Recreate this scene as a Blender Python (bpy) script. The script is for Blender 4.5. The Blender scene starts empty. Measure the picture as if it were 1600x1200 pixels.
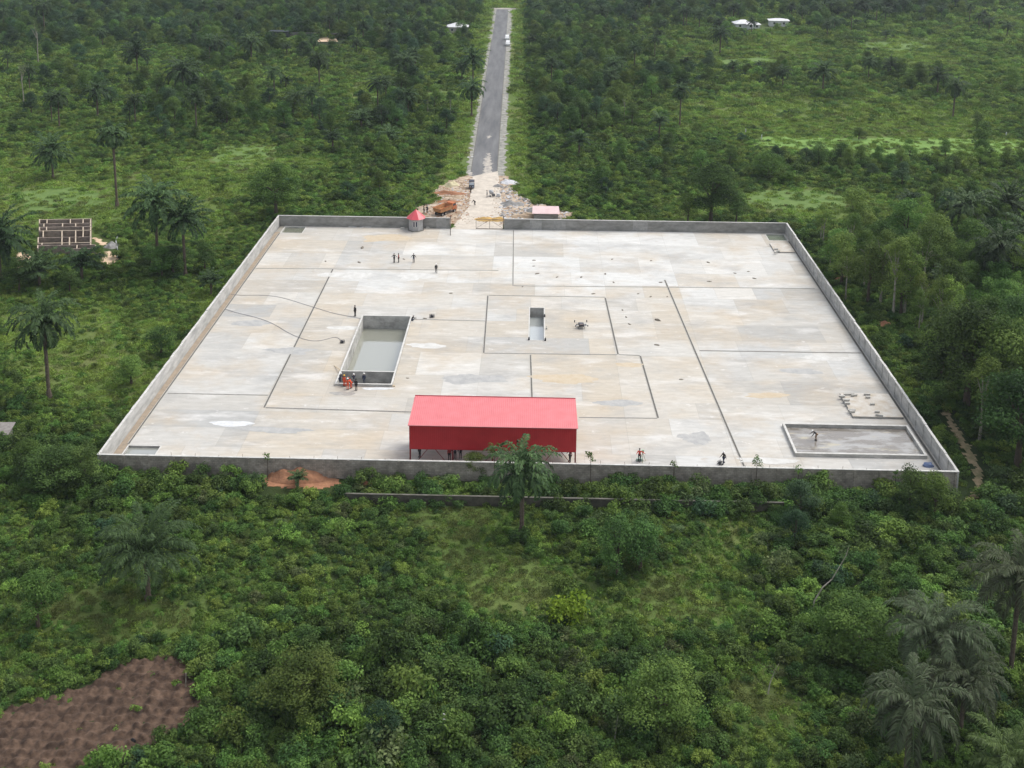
import bpy, math, random
import numpy as np
from mathutils import Vector, noise, Matrix
S = bpy.context.scene
COL = S.collection
rnd = random.Random(7)
nr = np.random.RandomState(11)
R_ = math.radians

# ------------------------------------------------------------------ camera, sky, sun, exposure
CF, CH, CP, CR, CY, PY = 1800.0, 74.137, .1961, .0081, .0235, 150.0
def basis():
    cy, sy = math.cos(CY), math.sin(CY); cp, sp = math.cos(CP), math.sin(CP)
    F = Vector((-sy*cp, cy*cp, -sp)); Rr = Vector((cy, sy, 0)); U = Rr.cross(F)
    cr, sr = math.cos(CR), math.sin(CR)
    return F, cr*Rr+sr*U, -sr*Rr+cr*U
BF, BR, BU = basis()
cam = bpy.data.cameras.new('camera'); cam.sensor_width = 36; cam.lens = 36*CF/1600; cam.shift_y = -(600-PY)/1600
cam.clip_end = 5000; cam.clip_start = .5
co = bpy.data.objects.new('camera', cam); COL.objects.link(co)
co.matrix_world = Matrix(((BR.x, BU.x, -BF.x, 0), (BR.y, BU.y, -BF.y, 0), (BR.z, BU.z, -BF.z, CH), (0, 0, 0, 1)))
S.camera = co

SUN_EL, SUN_AZ = 58, 62       # azimuth from +y towards +x
w = bpy.data.worlds.new("World"); S.world = w; w.use_nodes = True
nt = w.node_tree; nt.nodes.clear()
sky = nt.nodes.new('ShaderNodeTexSky'); sky.sky_type = 'NISHITA'; sky.sun_disc = False
sky.sun_elevation = R_(SUN_EL); sky.sun_rotation = R_(SUN_AZ); sky.dust_density = 3; sky.air_density = 1.2
hs = nt.nodes.new('ShaderNodeHueSaturation'); hs.inputs['Saturation'].default_value = .35
bg = nt.nodes.new('ShaderNodeBackground'); bg.inputs[1].default_value = .15
wo = nt.nodes.new('ShaderNodeOutputWorld')
nt.links.new(sky.outputs[0], hs.inputs['Color']); nt.links.new(hs.outputs[0], bg.inputs[0]); nt.links.new(bg.outputs[0], wo.inputs[0])
sl = bpy.data.lights.new('sun', 'SUN'); sl.energy = 1.2; sl.angle = R_(28); sl.color = (1, .96, .9)
so = bpy.data.objects.new('sun', sl); COL.objects.link(so)
sd = Vector((math.sin(R_(SUN_AZ))*math.cos(R_(SUN_EL)), math.cos(R_(SUN_AZ))*math.cos(R_(SUN_EL)), math.sin(R_(SUN_EL))))
so.rotation_euler = sd.to_track_quat('Z', 'Y').to_euler()
S.view_settings.view_transform = 'Standard'; S.view_settings.look = 'None'
S.view_settings.exposure = .58; S.view_settings.gamma = 1
S.cycles.max_bounces = 6; S.cycles.diffuse_bounces = 3; S.cycles.transmission_bounces = 3
S.cycles.transparent_max_bounces = 4; S.cycles.volume_bounces = 0
HAZE = 0.00010

# ------------------------------------------------------------------ pixel <-> ground
def ray(u, v): return BF + BR*((u-800)/CF) + BU*((PY-v)/CF)
def G(u, v, z=-.25):
    d = ray(u, v); t = (z-CH)/d.z
    return Vector((d.x*t, d.y*t, z))
def PX(x, y, z=0.):
    d = Vector((x, y, z-CH)); q = d.dot(BF)
    return 800+CF*d.dot(BR)/q, PY-CF*d.dot(BU)/q
def ZAT(u, v, y):
    d = ray(u, v); t = y/d.y
    return CH+d.z*t
def mX(x): return 1.1089*x-.313
def mY(y): return 130.14+(y-85.65)*1.226
def oY(y): return (y-130.14)/1.226+85.65      # depth in units of the first survey
X0, X1, Y0, Y1 = -54.14, 51.85, 130.14, 230.45       # compound, outer faces of the walls
def zg(x, y):
    z = -.3 + .35*noise.noise(Vector((x/37, y/37, 3.1))) * min(1, max(0, (abs(y-180)-54)/40 + max(0, (abs(x)-57)/30)))
    rx = road_x(y)
    k = min(1, max(0, (abs(x-rx)-8)/10)) if y > 222 else 1
    return z*k + (-.12)*(1-k)
def road_x(y): return -12.4 + (y-231)*(-7.4/379)

# ------------------------------------------------------------------ materials
MATS = {}
def nodes(name):
    m = bpy.data.materials.new(name); m.use_nodes = True
    t = m.node_tree; t.nodes.clear()
    return m, t
def N(t, typ, **k):
    n = t.nodes.new(typ)
    for a, b in k.items(): setattr(n, a, b)
    return n
def col4(c): return (c[0], c[1], c[2], 1)
def mat(name, c, rough=.7, c2=None, scale=1., detail=6, spec=.3, bump=0, bscale=None, stretch=(1, 1, 1), metal=0, coat=0, lo=.35, hi=.65):
    if name in MATS: return MATS[name]
    m, t = nodes(name)
    o = N(t, 'ShaderNodeOutputMaterial'); p = N(t, 'ShaderNodeBsdfPrincipled')
    p.inputs['Roughness'].default_value = rough; p.inputs['Specular IOR Level'].default_value = spec
    p.inputs['Metallic'].default_value = metal; p.inputs['Coat Weight'].default_value = coat
    p.inputs['Base Color'].default_value = col4(c)
    t.links.new(p.outputs[0], o.inputs[0])
    if c2 or bump:
        g = N(t, 'ShaderNodeNewGeometry'); mp = N(t, 'ShaderNodeMapping'); mp.inputs['Scale'].default_value = stretch
        t.links.new(g.outputs['Position'], mp.inputs[0])
        n = N(t, 'ShaderNodeTexNoise'); n.inputs['Scale'].default_value = scale; n.inputs['Detail'].default_value = detail
        n.inputs['Roughness'].default_value = .65
        t.links.new(mp.outputs[0], n.inputs['Vector'])
        if c2:
            r = N(t, 'ShaderNodeValToRGB'); r.color_ramp.elements[0].position = lo; r.color_ramp.elements[1].position = hi
            r.color_ramp.elements[0].color = col4(c); r.color_ramp.elements[1].color = col4(c2)
            t.links.new(n.outputs[0], r.inputs[0]); t.links.new(r.outputs[0], p.inputs['Base Color'])
        if bump:
            n2 = N(t, 'ShaderNodeTexNoise'); n2.inputs['Scale'].default_value = bscale or scale*3; n2.inputs['Detail'].default_value = 5
            t.links.new(mp.outputs[0], n2.inputs['Vector'])
            b = N(t, 'ShaderNodeBump'); b.inputs['Strength'].default_value = 1; b.inputs['Distance'].default_value = bump
            t.links.new(n2.outputs[0], b.inputs['Height']); t.links.new(b.outputs[0], p.inputs['Normal'])
    MATS[name] = m
    return m
def leafmat(name, dark, light, hv=.03, vv=.35, tr=.3, rough=.5):
    m, t = nodes(name)
    o = N(t, 'ShaderNodeOutputMaterial'); p = N(t, 'ShaderNodeBsdfPrincipled'); tl = N(t, 'ShaderNodeBsdfTranslucent')
    mx = N(t, 'ShaderNodeMixShader'); mx.inputs[0].default_value = tr
    a = N(t, 'ShaderNodeAttribute', attribute_name='tone'); r = N(t, 'ShaderNodeValToRGB')
    r.color_ramp.elements[0].color = col4(dark); r.color_ramp.elements[1].color = col4(light)
    oi = N(t, 'ShaderNodeObjectInfo'); h = N(t, 'ShaderNodeHueSaturation')
    m1 = N(t, 'ShaderNodeMapRange'); m1.inputs['To Min'].default_value = .5-hv; m1.inputs['To Max'].default_value = .5+hv*.6
    mu = N(t, 'ShaderNodeMath', operation='MULTIPLY'); mu.inputs[1].default_value = 7.31
    fr = N(t, 'ShaderNodeMath', operation='FRACT')
    m2 = N(t, 'ShaderNodeMapRange'); m2.inputs['To Min'].default_value = 1-vv; m2.inputs['To Max'].default_value = 1+vv
    L = t.links.new
    L(a.outputs['Fac'], r.inputs[0]); L(r.outputs[0], h.inputs['Color'])
    L(oi.outputs['Random'], m1.inputs[0]); L(oi.outputs['Random'], mu.inputs[0]); L(mu.outputs[0], fr.inputs[0]); L(fr.outputs[0], m2.inputs[0])
    L(m1.outputs[0], h.inputs['Hue']); L(m2.outputs[0], h.inputs['Value'])
    L(h.outputs[0], p.inputs['Base Color']); L(h.outputs[0], tl.inputs['Color'])
    p.inputs['Roughness'].default_value = rough+.15; p.inputs['Specular IOR Level'].default_value = .12
    L(p.outputs[0], mx.inputs[1]); L(tl.outputs[0], mx.inputs[2]); L(mx.outputs[0], o.inputs[0])
    return m

# ------------------------------------------------------------------ mesh helpers
def tag(o, label=None, cat=None, group=None, kind=None):
    if label: o['label'] = label
    if cat: o['category'] = cat
    if group: o['group'] = group
    if kind: o['kind'] = kind
    return o
def empty(name, loc=(0, 0, 0), rz=0):
    o = bpy.data.objects.new(name, None); COL.objects.link(o); o.location = loc; o.rotation_euler = (0, 0, rz); o.empty_display_size = .2
    return o
class MB:
    def __init__(s): s.v = []; s.f = []; s.m = []
    def add(s, vs, fs, mi=0):
        n = len(s.v); s.v += [tuple(a) for a in vs]
        for f in fs: s.f.append(tuple(i+n for i in f)); s.m.append(mi)
    def box(s, x0, y0, z0, x1, y1, z1, mi=0):
        v = [(x0, y0, z0), (x1, y0, z0), (x1, y1, z0), (x0, y1, z0), (x0, y0, z1), (x1, y0, z1), (x1, y1, z1), (x0, y1, z1)]
        s.add(v, [(3, 2, 1, 0), (4, 5, 6, 7), (0, 1, 5, 4), (1, 2, 6, 5), (2, 3, 7, 6), (3, 0, 4, 7)], mi); return s
    def bar(s, p, q, a, b=None, mi=0, up=(0, 0, 1)):
        p = Vector(p); q = Vector(q); b = b or a; d = (q-p).normalized(); u = Vector(up)
        if abs(d.dot(u)) > .95: u = Vector((0, 1, 0))
        x = d.cross(u).normalized()*a/2; y = d.cross(x).normalized()*b/2
        v = [p-x-y, p+x-y, p+x+y, p-x+y, q-x-y, q+x-y, q+x+y, q-x+y]
        s.add(v, [(3, 2, 1, 0), (4, 5, 6, 7), (0, 1, 5, 4), (1, 2, 6, 5), (2, 3, 7, 6), (3, 0, 4, 7)], mi); return s
    def tube(s, pts, rs, n=8, mi=0, cap=True):
        pts = [Vector(p) for p in pts]
        if not isinstance(rs, (list, tuple)): rs = [rs]*len(pts)
        base = len(s.v); prev = None
        for i, p in enumerate(pts):
            d = (pts[min(i+1, len(pts)-1)]-pts[max(i-1, 0)]).normalized()
            if prev is None: x = d.orthogonal().normalized()
            else: x = (prev - d*prev.dot(d)).normalized()
            prev = x; y = d.cross(x)
            for k in range(n):
                a = 2*math.pi*k/n; s.v.append(tuple(p + (x*math.cos(a)+y*math.sin(a))*rs[i]))
        for i in range(len(pts)-1):
            for k in range(n):
                s.f.append((base+i*n+k, base+i*n+(k+1) % n, base+(i+1)*n+(k+1) % n, base+(i+1)*n+k)); s.m.append(mi)
        if cap:
            s.f.append(tuple(base+k for k in reversed(range(n)))); s.m.append(mi)
            s.f.append(tuple(base+(len(pts)-1)*n+k for k in range(n))); s.m.append(mi)
        return s
    def ball(s, c, r, n=10, m=6, mi=0, jit=0, half=False):
        if not isinstance(r, (tuple, list)): r = (r, r, r)
        vs = []; fs = []
        for i in range(m+1):
            th = (math.pi/2 if half else math.pi)*i/m
            for k in range(n):
                a = 2*math.pi*k/n; j = 1+jit*(rnd.random()-.5)*2
                vs.append((c[0]+r[0]*math.sin(th)*math.cos(a)*j, c[1]+r[1]*math.sin(th)*math.sin(a)*j, c[2]+r[2]*math.cos(th)*j))
        for i in range(m):
            for k in range(n): fs.append((i*n+k, (i+1)*n+k, (i+1)*n+(k+1) % n, i*n+(k+1) % n))
        s.add(vs, fs, mi); return s
    def build(s, name, mats, parent=None, loc=None, smooth=False):
        me = bpy.data.meshes.new(name); me.from_pydata(s.v, [], s.f)
        if not isinstance(mats, (list, tuple)): mats = [mats]
        for m in mats: me.materials.append(m)
        if len(mats) > 1: me.polygons.foreach_set('material_index', s.m)
        if smooth: me.polygons.foreach_set('use_smooth', [True]*len(s.f))
        me.update()
        o = bpy.data.objects.new(name, me); COL.objects.link(o)
        if parent: o.parent = parent
        if loc: o.location = loc
        return o
def npmesh(name, V, F, m, tone=None):
    """V (n,3), F (k,4) numpy"""
    me = bpy.data.meshes.new(name)
    me.vertices.add(len(V)); me.vertices.foreach_set('co', np.asarray(V, np.float32).ravel())
    k = F.shape[1]
    me.loops.add(len(F)*k); me.loops.foreach_set('vertex_index', np.asarray(F, np.int32).ravel())
    me.polygons.add(len(F)); me.polygons.foreach_set('loop_start', np.arange(0, len(F)*k, k, dtype=np.int32))
    me.update(calc_edges=True)
    if tone is not None:
        a = me.attributes.new('tone', 'FLOAT', 'FACE'); a.data.foreach_set('value', np.asarray(tone, np.float32))
    me.materials.append(m); me.validate()
    return me
def nz(a): return a/np.maximum(np.linalg.norm(a, axis=-1, keepdims=True), 1e-9)

# ------------------------------------------------------------------ foliage meshes
def leaves(C, Nn, sz, asp=.55, rs=None):
    """rhombic leaves at C with normals Nn"""
    rs = rs or nr
    n = len(C); D = nz(np.cross(Nn, nz(rs.randn(n, 3)))); Sd = np.cross(Nn, D)
    sz = np.asarray(sz).reshape(-1, 1)*np.ones((n, 1))
    V = np.stack([C-D*sz*.5, C+Sd*sz*asp*.5+Nn*sz*.06, C+D*sz*.5-Nn*sz*.12, C-Sd*sz*asp*.5+Nn*sz*.06], 1).reshape(-1, 3)
    return V, np.arange(n*4).reshape(-1, 4)
def blob(lobes, per, size, jit=.5, inner=.35, flat=.85, seed=0, asp=.6):
    """leaf clumps over the outside of lobes: list of (x,y,z,r)"""
    rs = np.random.RandomState(seed); Cs = []; Ns = []; T = []
    L = np.array(lobes)
    for (x, y, z, r) in lobes:
        n = max(6, int(per*r*r)); d = nz(rs.randn(n, 3)); d[:, 2] = np.where(d[:, 2] < -.45, -d[:, 2], d[:, 2])
        rad = r*(1-inner*rs.rand(n, 1)**2 + .12*rs.randn(n, 1)); p = np.array([x, y, z])+d*rad*np.array([1, 1, flat])
        q = nz(d*1.0+rs.randn(n, 3)*jit+np.array([0, 0, .35])); lt = .5+.27*rs.randn()
        Cs.append(p); Ns.append(q); T.append(np.clip(lt + .2*rs.randn(n), 0, 1))
    C = np.concatenate(Cs); Q = np.concatenate(Ns); T = np.concatenate(T)
    k = C[:, 2] > .02; C, Q, T = C[k], Q[k], T[k]
    V, F = leaves(C, Q, size*(.7+.6*rs.rand(len(C))), asp, rs)
    return V, F, T
def bush_geo(seed, rx=1., h=1., nl=14, per=420, size=.17):
    rs = random.Random(seed); lb = []
    for i in range(nl):
        a = rs.random()*6.283; d = rs.random()**.6*rx*.8; z = h*(.25+.6*(1-(d/rx)**2)*rs.random()+.05)
        lb.append((d*math.cos(a), d*math.sin(a), z, rs.uniform(.24, .46)*min(rx, h*1.2)))
    return blob(lb, per, size, seed=seed)
def herb_geo(seed, n=70):
    """low ground cover: splayed blades and small leaves"""
    rs = np.random.RandomState(seed); r = .62*rs.rand(n, 1)**.6; a = rs.rand(n, 1)*6.283
    C = np.hstack([r*np.cos(a), r*np.sin(a), .06+.30*rs.rand(n, 1)*(1-r*.8)])
    Q = nz(np.hstack([np.cos(a), np.sin(a), .9+0*a])+.5*rs.randn(n, 3))
    V, F = leaves(C, Q, .2+.12*rs.rand(n), .6, rs)
    return V, F, np.clip(.5+.25*rs.randn(n), 0, 1)
def grass_geo(seed, n=90):
    rs = np.random.RandomState(seed); r = .7*rs.rand(n)**.6; a = rs.rand(n)*6.283
    B = np.stack([r*np.cos(a), r*np.sin(a), np.zeros(n)], 1); l = .25+.35*rs.rand(n)
    d = nz(np.stack([rs.randn(n)*.5, rs.randn(n)*.5, np.ones(n)], 1)); w_ = nz(np.cross(d, rs.randn(n, 3)))*.035
    M_ = B+d*l[:, None]*.6; Tt = B+d*l[:, None]+np.stack([rs.randn(n)*.15, rs.randn(n)*.15, -.06*np.ones(n)], 1)
    V = np.stack([B-w_*.6, M_-w_, Tt, M_+w_], 1).reshape(-1, 3)
    return V, np.arange(n*4).reshape(-1, 4), np.clip(.5+.25*rs.randn(n), 0, 1)

GREEN = dict(
    dark=leafmat('leaf_dark', (.038, .076, .022), (.100, .180, .046)),
    mid=leafmat('leaf_mid', (.060, .120, .026), (.150, .248, .055)),
    light=leafmat('leaf_light', (.090, .165, .030), (.210, .330, .068)),
    yellow=leafmat('leaf_yellow', (.13, .24, .02), (.29, .43, .045)),
    dull=leafmat('leaf_dull', (.050, .085, .030), (.15, .20, .080)),
    teal=leafmat('leaf_teal', (.028, .062, .032), (.072, .140, .062)),
    palm=leafmat('leaf_palm', (.018, .040, .016), (.075, .130, .046), hv=.015, tr=.15, rough=.4),
    palmgrey=leafmat('leaf_palm_grey', (.045, .050, .030), (.120, .165, .085), hv=.02, vv=.2, rough=.35),
    palmlite=leafmat('leaf_palm_light', (.05, .09, .03), (.14, .22, .07), hv=.015, vv=.2, rough=.35),
    drygrass=leafmat('leaf_dry_grass', (.075, .105, .028), (.175, .205, .065), hv=.02, tr=.2),
    grass=leafmat('leaf_grass', (.12, .21, .034), (.28, .40, .080), hv=.02, tr=.2),
)
bark = mat('bark', (.10, .075, .05), .9, (.05, .04, .03), 3)
bark_pale = mat('bark_pale', (.34, .32, .27), .85, (.20, .18, .14), 2.5)
palmbark = mat('palm_bark', (.075, .055, .04), .95, (.15, .12, .09), 4, bump=.05)

# palms ------------------------------------------------------------
def frond(rs, az, el, L, droop, lw, nl, V, F, T, fold=.5, tone=.5):
    pts = []; p = np.zeros(3); e = el
    K = 12
    h = np.array([math.cos(az), math.sin(az), 0])
    for i in range(K+1):
        pts.append(p.copy()); e2 = e - droop*(i/K)**1.3
        p = p + (h*math.cos(e2)+np.array([0, 0, math.sin(e2)]))*L/K
    pts = np.array(pts); side = np.array([-h[1], h[0], 0.])
    def at(s):
        x = s*K; i = min(int(x), K-1); return pts[i]*(1-(x-i))+pts[i+1]*(x-i), nz(pts[i+1]-pts[i])
    def quad(a, b, c, d, t):
        n = len(V); V.extend([a, b, c, d]); F.append((n, n+1, n+2, n+3)); T.append(t)
    for i in range(K):
        a, b = pts[i], pts[i+1]; r0 = .06*(1-i/K)+.015; r1 = .06*(1-(i+1)/K)+.015
        quad(a-side*r0, b-side*r1, b+side*r1, a+side*r0, .85)
        up = np.array([0, 0, 1.]); quad(a-up*r0, b-up*r1, b+up*r1, a+up*r0, .8)
    for s in np.linspace(.10, .99, nl):
        c, d = at(s); ll = lw*(math.sin(math.pi*min(1, s*.86+.12))**.6)*(.8+.4*rs.random())
        nrm = np.cross(d, side); nrm = nrm if nrm[2] > 0 else -nrm
        for sg in (-1, 1):
            dr = nz(side*sg*1.0 + d*.75 + nrm*(fold*(.2+.8*rs.random())) + rs.randn(3)*.10)
            mid = c+dr*ll*.5; tip = c+dr*ll*.92+np.array([0, 0, -ll*(.30+.35*rs.random())])
            wv = nz(np.cross(dr, nrm)+rs.randn(3)*.3)*(.085+.03*rs.random())*(1. if nl < 40 else .5)
            quad(c, mid-wv, tip, mid+wv, float(np.clip(tone+.22*rs.randn(), 0, 1)))
def palm_crown(seed, nf=32, L=4.4, droop=1.6, lw=.68, nl=24, m='palm', spread=1.75, dead=0):
    rs = np.random.RandomState(seed); V = []; F = []; T = []
    for i in range(nf):
        s = (i+.5)/nf; az = i*2.39996+rs.randn()*.15
        el = R_(82)-spread*s+rs.randn()*.08
        frond(rs, az, el, L*(.8+.25*rs.random_sample())*(.82+.18*math.sin(math.pi*min(1, s+.2))), droop*(.8+.4*rs.random_sample()), lw, nl, V, F, T, tone=.55-.25*s)
    return npmesh('palm_crown_mesh', np.array(V), np.array(F), GREEN[m], T)
def palm_trunk_mesh(seed, r=.26):
    rs = random.Random(seed); b = MB(); n = 14
    pts = []; rr = []
    for i in range(n+1):
        s = i/n; pts.append((.02*math.sin(s*3+seed)*6*.35*s, .05*math.sin(s*2+seed*2)*s, s))
        rr.append(r*(1.5-.9*min(1, s*6))*(1 if s > .17 else 1) if s < .17 else r*(.72+.1*(i % 2)+(.45*max(0, s-.8)*3)))
    b.tube(pts, rr, 9)
    me = bpy.data.meshes.new('palm_trunk_mesh'); me.from_pydata(b.v, [], b.f); me.materials.append(palmbark); me.update()
    tx = me.vertices  # top position used for the crown
    return me, pts[-1]
PALM = {
    'a': palm_crown(1), 'b': palm_crown(2, nf=32, droop=1.9, spread=2.0), 'c': palm_crown(3, nf=34, droop=1.2, spread=1.8, L=4.2),
    'young': palm_crown(4, nf=20, L=3.4, droop=1.3, spread=1.1, lw=.8, nl=22),
    'droopy': palm_crown(5, nf=26, droop=2.4, spread=1.5, L=3.6),
    'big': palm_crown(6, nf=32, L=5.6, droop=1.5, lw=.9, nl=56, spread=1.15),
    'grey': palm_crown(7, nf=28, L=5.6, droop=1.8, lw=1.0, nl=60, m='palmgrey', spread=1.7),
    'grey2': palm_crown(8, nf=24, L=5.4, droop=2.2, lw=1.0, nl=60, m='palmgrey', spread=1.9),
    'lite': palm_crown(9, nf=24, L=5.2, droop=1.5, lw=.95, nl=60, m='palmlite', spread=1.4),
}
PT = [palm_trunk_mesh(i) for i in range(3)]
GP = 'oil palms standing among the bush'
def link(name, data, parent=None):
    o = bpy.data.objects.new(name, data); COL.objects.link(o)
    if parent: o.parent = parent
    return o
npalm = [0]
ALLVEG = []
def palm(x, y, h, kind, sc, label, rot=None, lean=0, name='oil_palm'):
    t = empty(name, (x, y, zg(x, y)-.1), rot if rot is not None else rnd.random()*6.28)
    tag(t, label, 'palm', GP)
    me, top = PT[npalm[0] % 3]; npalm[0] += 1
    tr = link('trunk', me, t); k = max(.8, min(1.3, sc)); tr.scale = (k, k, h+.1)
    c = link('crown', PALM[kind], t); c.location = (top[0]*k, top[1]*k, h+.05); c.scale = (sc, sc, sc)
    if lean: t.rotation_euler[1] = lean
    return t
def palm_px(ub, vb, vc, rpx, kind, label, lean=0):
    g = G(ub, vb); h = max(.6, ZAT(ub, vc, g.y)+.2); dist = math.hypot(g.x, g.y, CH-h*.5)
    base = {'young': 3.3, 'big': 5.2, 'grey': 5.2, 'grey2': 4.8, 'lite': 5., 'droopy': 3.0}.get(kind, 4.1)
    sc = rpx*dist/CF/base*(1.14 if vb < 500 else 1)
    return palm(g.x, g.y, h, kind, sc, label, lean=lean)

# broadleaf trees --------------------------------------------------
def tree_geo(seed, h, cr, ch, nl, lobe, per, size, trunk_r, leafm, barkm, low=.45, forks=5):
    """h total height, cr crown radius, ch crown height"""
    rs = random.Random(seed); lb = []; b = MB()
    cz = h-ch
    th = h*low
    b.tube([(0, 0, -.3), (.05, .02, th*.4), (rs.uniform(-.2, .2), rs.uniform(-.2, .2), th)], [trunk_r*1.4, trunk_r, trunk_r*.75], 7)
    tip0 = b.v[-1]
    for i in range(nl):
        a = rs.random()*6.283; s = rs.random(); z = cz+ch*(.08+.86*s)
        w_ = cr*math.sqrt(max(.05, 1-(2*s-.85)**2*.8)); d = w_*rs.random()**.5*.85
        lb.append((d*math.cos(a), d*math.sin(a), z, lobe*rs.uniform(.6, 1.25)))
    for k in range(forks):
        L = lb[k % nl]; p = Vector((0, 0, th*rs.uniform(.75, 1.))); q = Vector(L[:3]); m_ = p.lerp(q, .5)+Vector((0, 0, -.06*h))*-.5
        b.tube([p, m_, q], [trunk_r*.6, trunk_r*.4, trunk_r*.12], 5, cap=False)
    V, F, T = blob(lb, per, size, seed=seed, inner=.5)
    cm = npmesh('crown_mesh', V, F, leafm, T)
    tm = bpy.data.meshes.new('trunk_mesh'); tm.from_pydata(b.v, [], b.f); tm.materials.append(barkm); tm.update()
    return cm, tm
TREES = {}
def deftree(k, *a, **kw): TREES[k] = tree_geo(*a, **kw)
for i, m in enumerate(('dark', 'mid', 'teal', 'light', 'mid')):
    deftree('round%d' % i, 20+i, 6., 2.5, 4.6, 26, .95, 210, .21, .16, GREEN[m], bark)
for i, m in enumerate(('mid', 'mid', 'light')):
    deftree('slender%d' % i, 40+i, 10., 1.9, 5.2, 22, .8, 210, .21, .13, GREEN[m], bark_pale, low=.6, forks=9)
deftree('big0', 60, 9., 4., 7., 44, 1.25, 170, .25, .26, GREEN['dark'], bark)
deftree('big1', 61, 8.5, 4.2, 6.4, 46, 1.2, 170, .25, .26, GREEN['mid'], bark)
deftree('spindly', 62, 9., 1.3, 3.0, 10, .55, 90, .20, .09, GREEN['dull'], bark_pale, low=.7, forks=10)
TN = {'round0': 'dark green', 'round1': 'mid green', 'round2': 'bluish green', 'round3': 'light green', 'round4': 'mid green',
      'slender0': 'pale trunked', 'slender1': 'slender mid green', 'slender2': 'thin crowned light green', 'big0': 'large dark', 'big1': 'large spreading', 'spindly': 'spindly pale trunked'}
GT = 'broadleaf trees standing among the bush'
def tree(x, y, kind, sc, label, zs=1.):
    t = empty('broadleaf_tree', (x, y, zg(x, y)), rnd.random()*6.28); tag(t, label, 'tree', GT)
    cm, tm = TREES[kind]; t.scale = (sc, sc, sc*zs)
    link('trunk', tm, t); link('crown', cm, t)
    return t
TH = {'round': 6., 'slender': 10., 'big0': 9., 'big1': 8.5, 'spindly': 9.}
def tree_px(ub, vb, vt, kind, label, zs=1.):
    g = G(ub, vb); h = ZAT(ub, vt, g.y)+.3
    bh = next(v for k, v in TH.items() if kind.startswith(k))
    return tree(g.x, g.y, kind, h/bh/zs, label, zs)

# bushes -----------------------------------------------------------
BUSH = {}
for i in range(5):
    V, F, T = bush_geo(100+i, 1., .95+.15*i, nl=16)
    for m in ('dark', 'mid', 'light', 'teal', 'dull', 'yellow'):
        BUSH[(m, i)] = npmesh('bush_mesh', V, F, GREEN[m], T)
CLUMP = []
for i in range(5):
    V, F, T = bush_geo(150+i, .8, .7, nl=7, per=520, size=.15)
    for m in ('mid', 'light', 'dark'): CLUMP.append(npmesh('clump_mesh', V, F, GREEN[m], T))
HERB = [npmesh('herb_mesh', *herb_geo(200+i)[:2], GREEN[('mid', 'light', 'light')[i % 3]], herb_geo(200+i)[2]) for i in range(6)]
GRASS = [npmesh('grass_mesh', *grass_geo(300+i)[:2], GREEN[k], grass_geo(300+i)[2]) for k in ('grass', 'drygrass') for i in range(3)]

# ------------------------------------------------------------------ stuff by geometry nodes
def scatter(name, meshes, pts, label, cat):
    """pts: list of (x,y,z,rotz,scale,zscale,idx)"""
    c = bpy.data.collections.new(name+'_sources')
    for i, me in enumerate(meshes):
        o = bpy.data.objects.new('%s_source_%03d' % (name, i), me); c.objects.link(o)
    A = np.array(pts, np.float32)
    me = bpy.data.meshes.new(name); me.vertices.add(len(A)); me.vertices.foreach_set('co', A[:, :3].ravel())
    a = me.attributes.new('rotv', 'FLOAT_VECTOR', 'POINT'); rv = np.zeros((len(A), 3), np.float32); rv[:, 2] = A[:, 3]; a.data.foreach_set('vector', rv.ravel())
    a = me.attributes.new('sclv', 'FLOAT_VECTOR', 'POINT'); sv = np.stack([A[:, 4], A[:, 4], A[:, 5]], 1); a.data.foreach_set('vector', sv.ravel())
    a = me.attributes.new('idx', 'INT', 'POINT'); a.data.foreach_set('value', A[:, 6].astype(np.int32))
    o = bpy.data.objects.new(name, me); COL.objects.link(o); tag(o, label, cat, None, 'stuff')
    g = bpy.data.node_groups.new(name, 'GeometryNodeTree')
    g.interface.new_socket('Geometry', in_out='INPUT', socket_type='NodeSocketGeometry'); g.interface.new_socket('Geometry', in_out='OUTPUT', socket_type='NodeSocketGeometry')
    gi = g.nodes.new('NodeGroupInput'); go = g.nodes.new('NodeGroupOutput'); ip = g.nodes.new('GeometryNodeInstanceOnPoints')
    ci = g.nodes.new('GeometryNodeCollectionInfo'); ci.inputs['Collection'].default_value = c
    ci.inputs['Separate Children'].default_value = True; ci.inputs['Reset Children'].default_value = True
    ip.inputs['Pick Instance'].default_value = True
    def at(nm, dt):
        n = g.nodes.new('GeometryNodeInputNamedAttribute'); n.data_type = dt; n.inputs['Name'].default_value = nm
        return [s for s in n.outputs if s.enabled and s.name == 'Attribute'][0]
    L = g.links.new
    L(gi.outputs[0], ip.inputs['Points']); L(ci.outputs[0], ip.inputs['Instance']); L(at('idx', 'INT'), ip.inputs['Instance Index'])
    L(at('rotv', 'FLOAT_VECTOR'), ip.inputs['Rotation']); L(at('sclv', 'FLOAT_VECTOR'), ip.inputs['Scale']); L(ip.outputs[0], go.inputs[0])
    md = o.modifiers.new('scatter', 'NODES'); md.node_group = g
    return o

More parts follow.
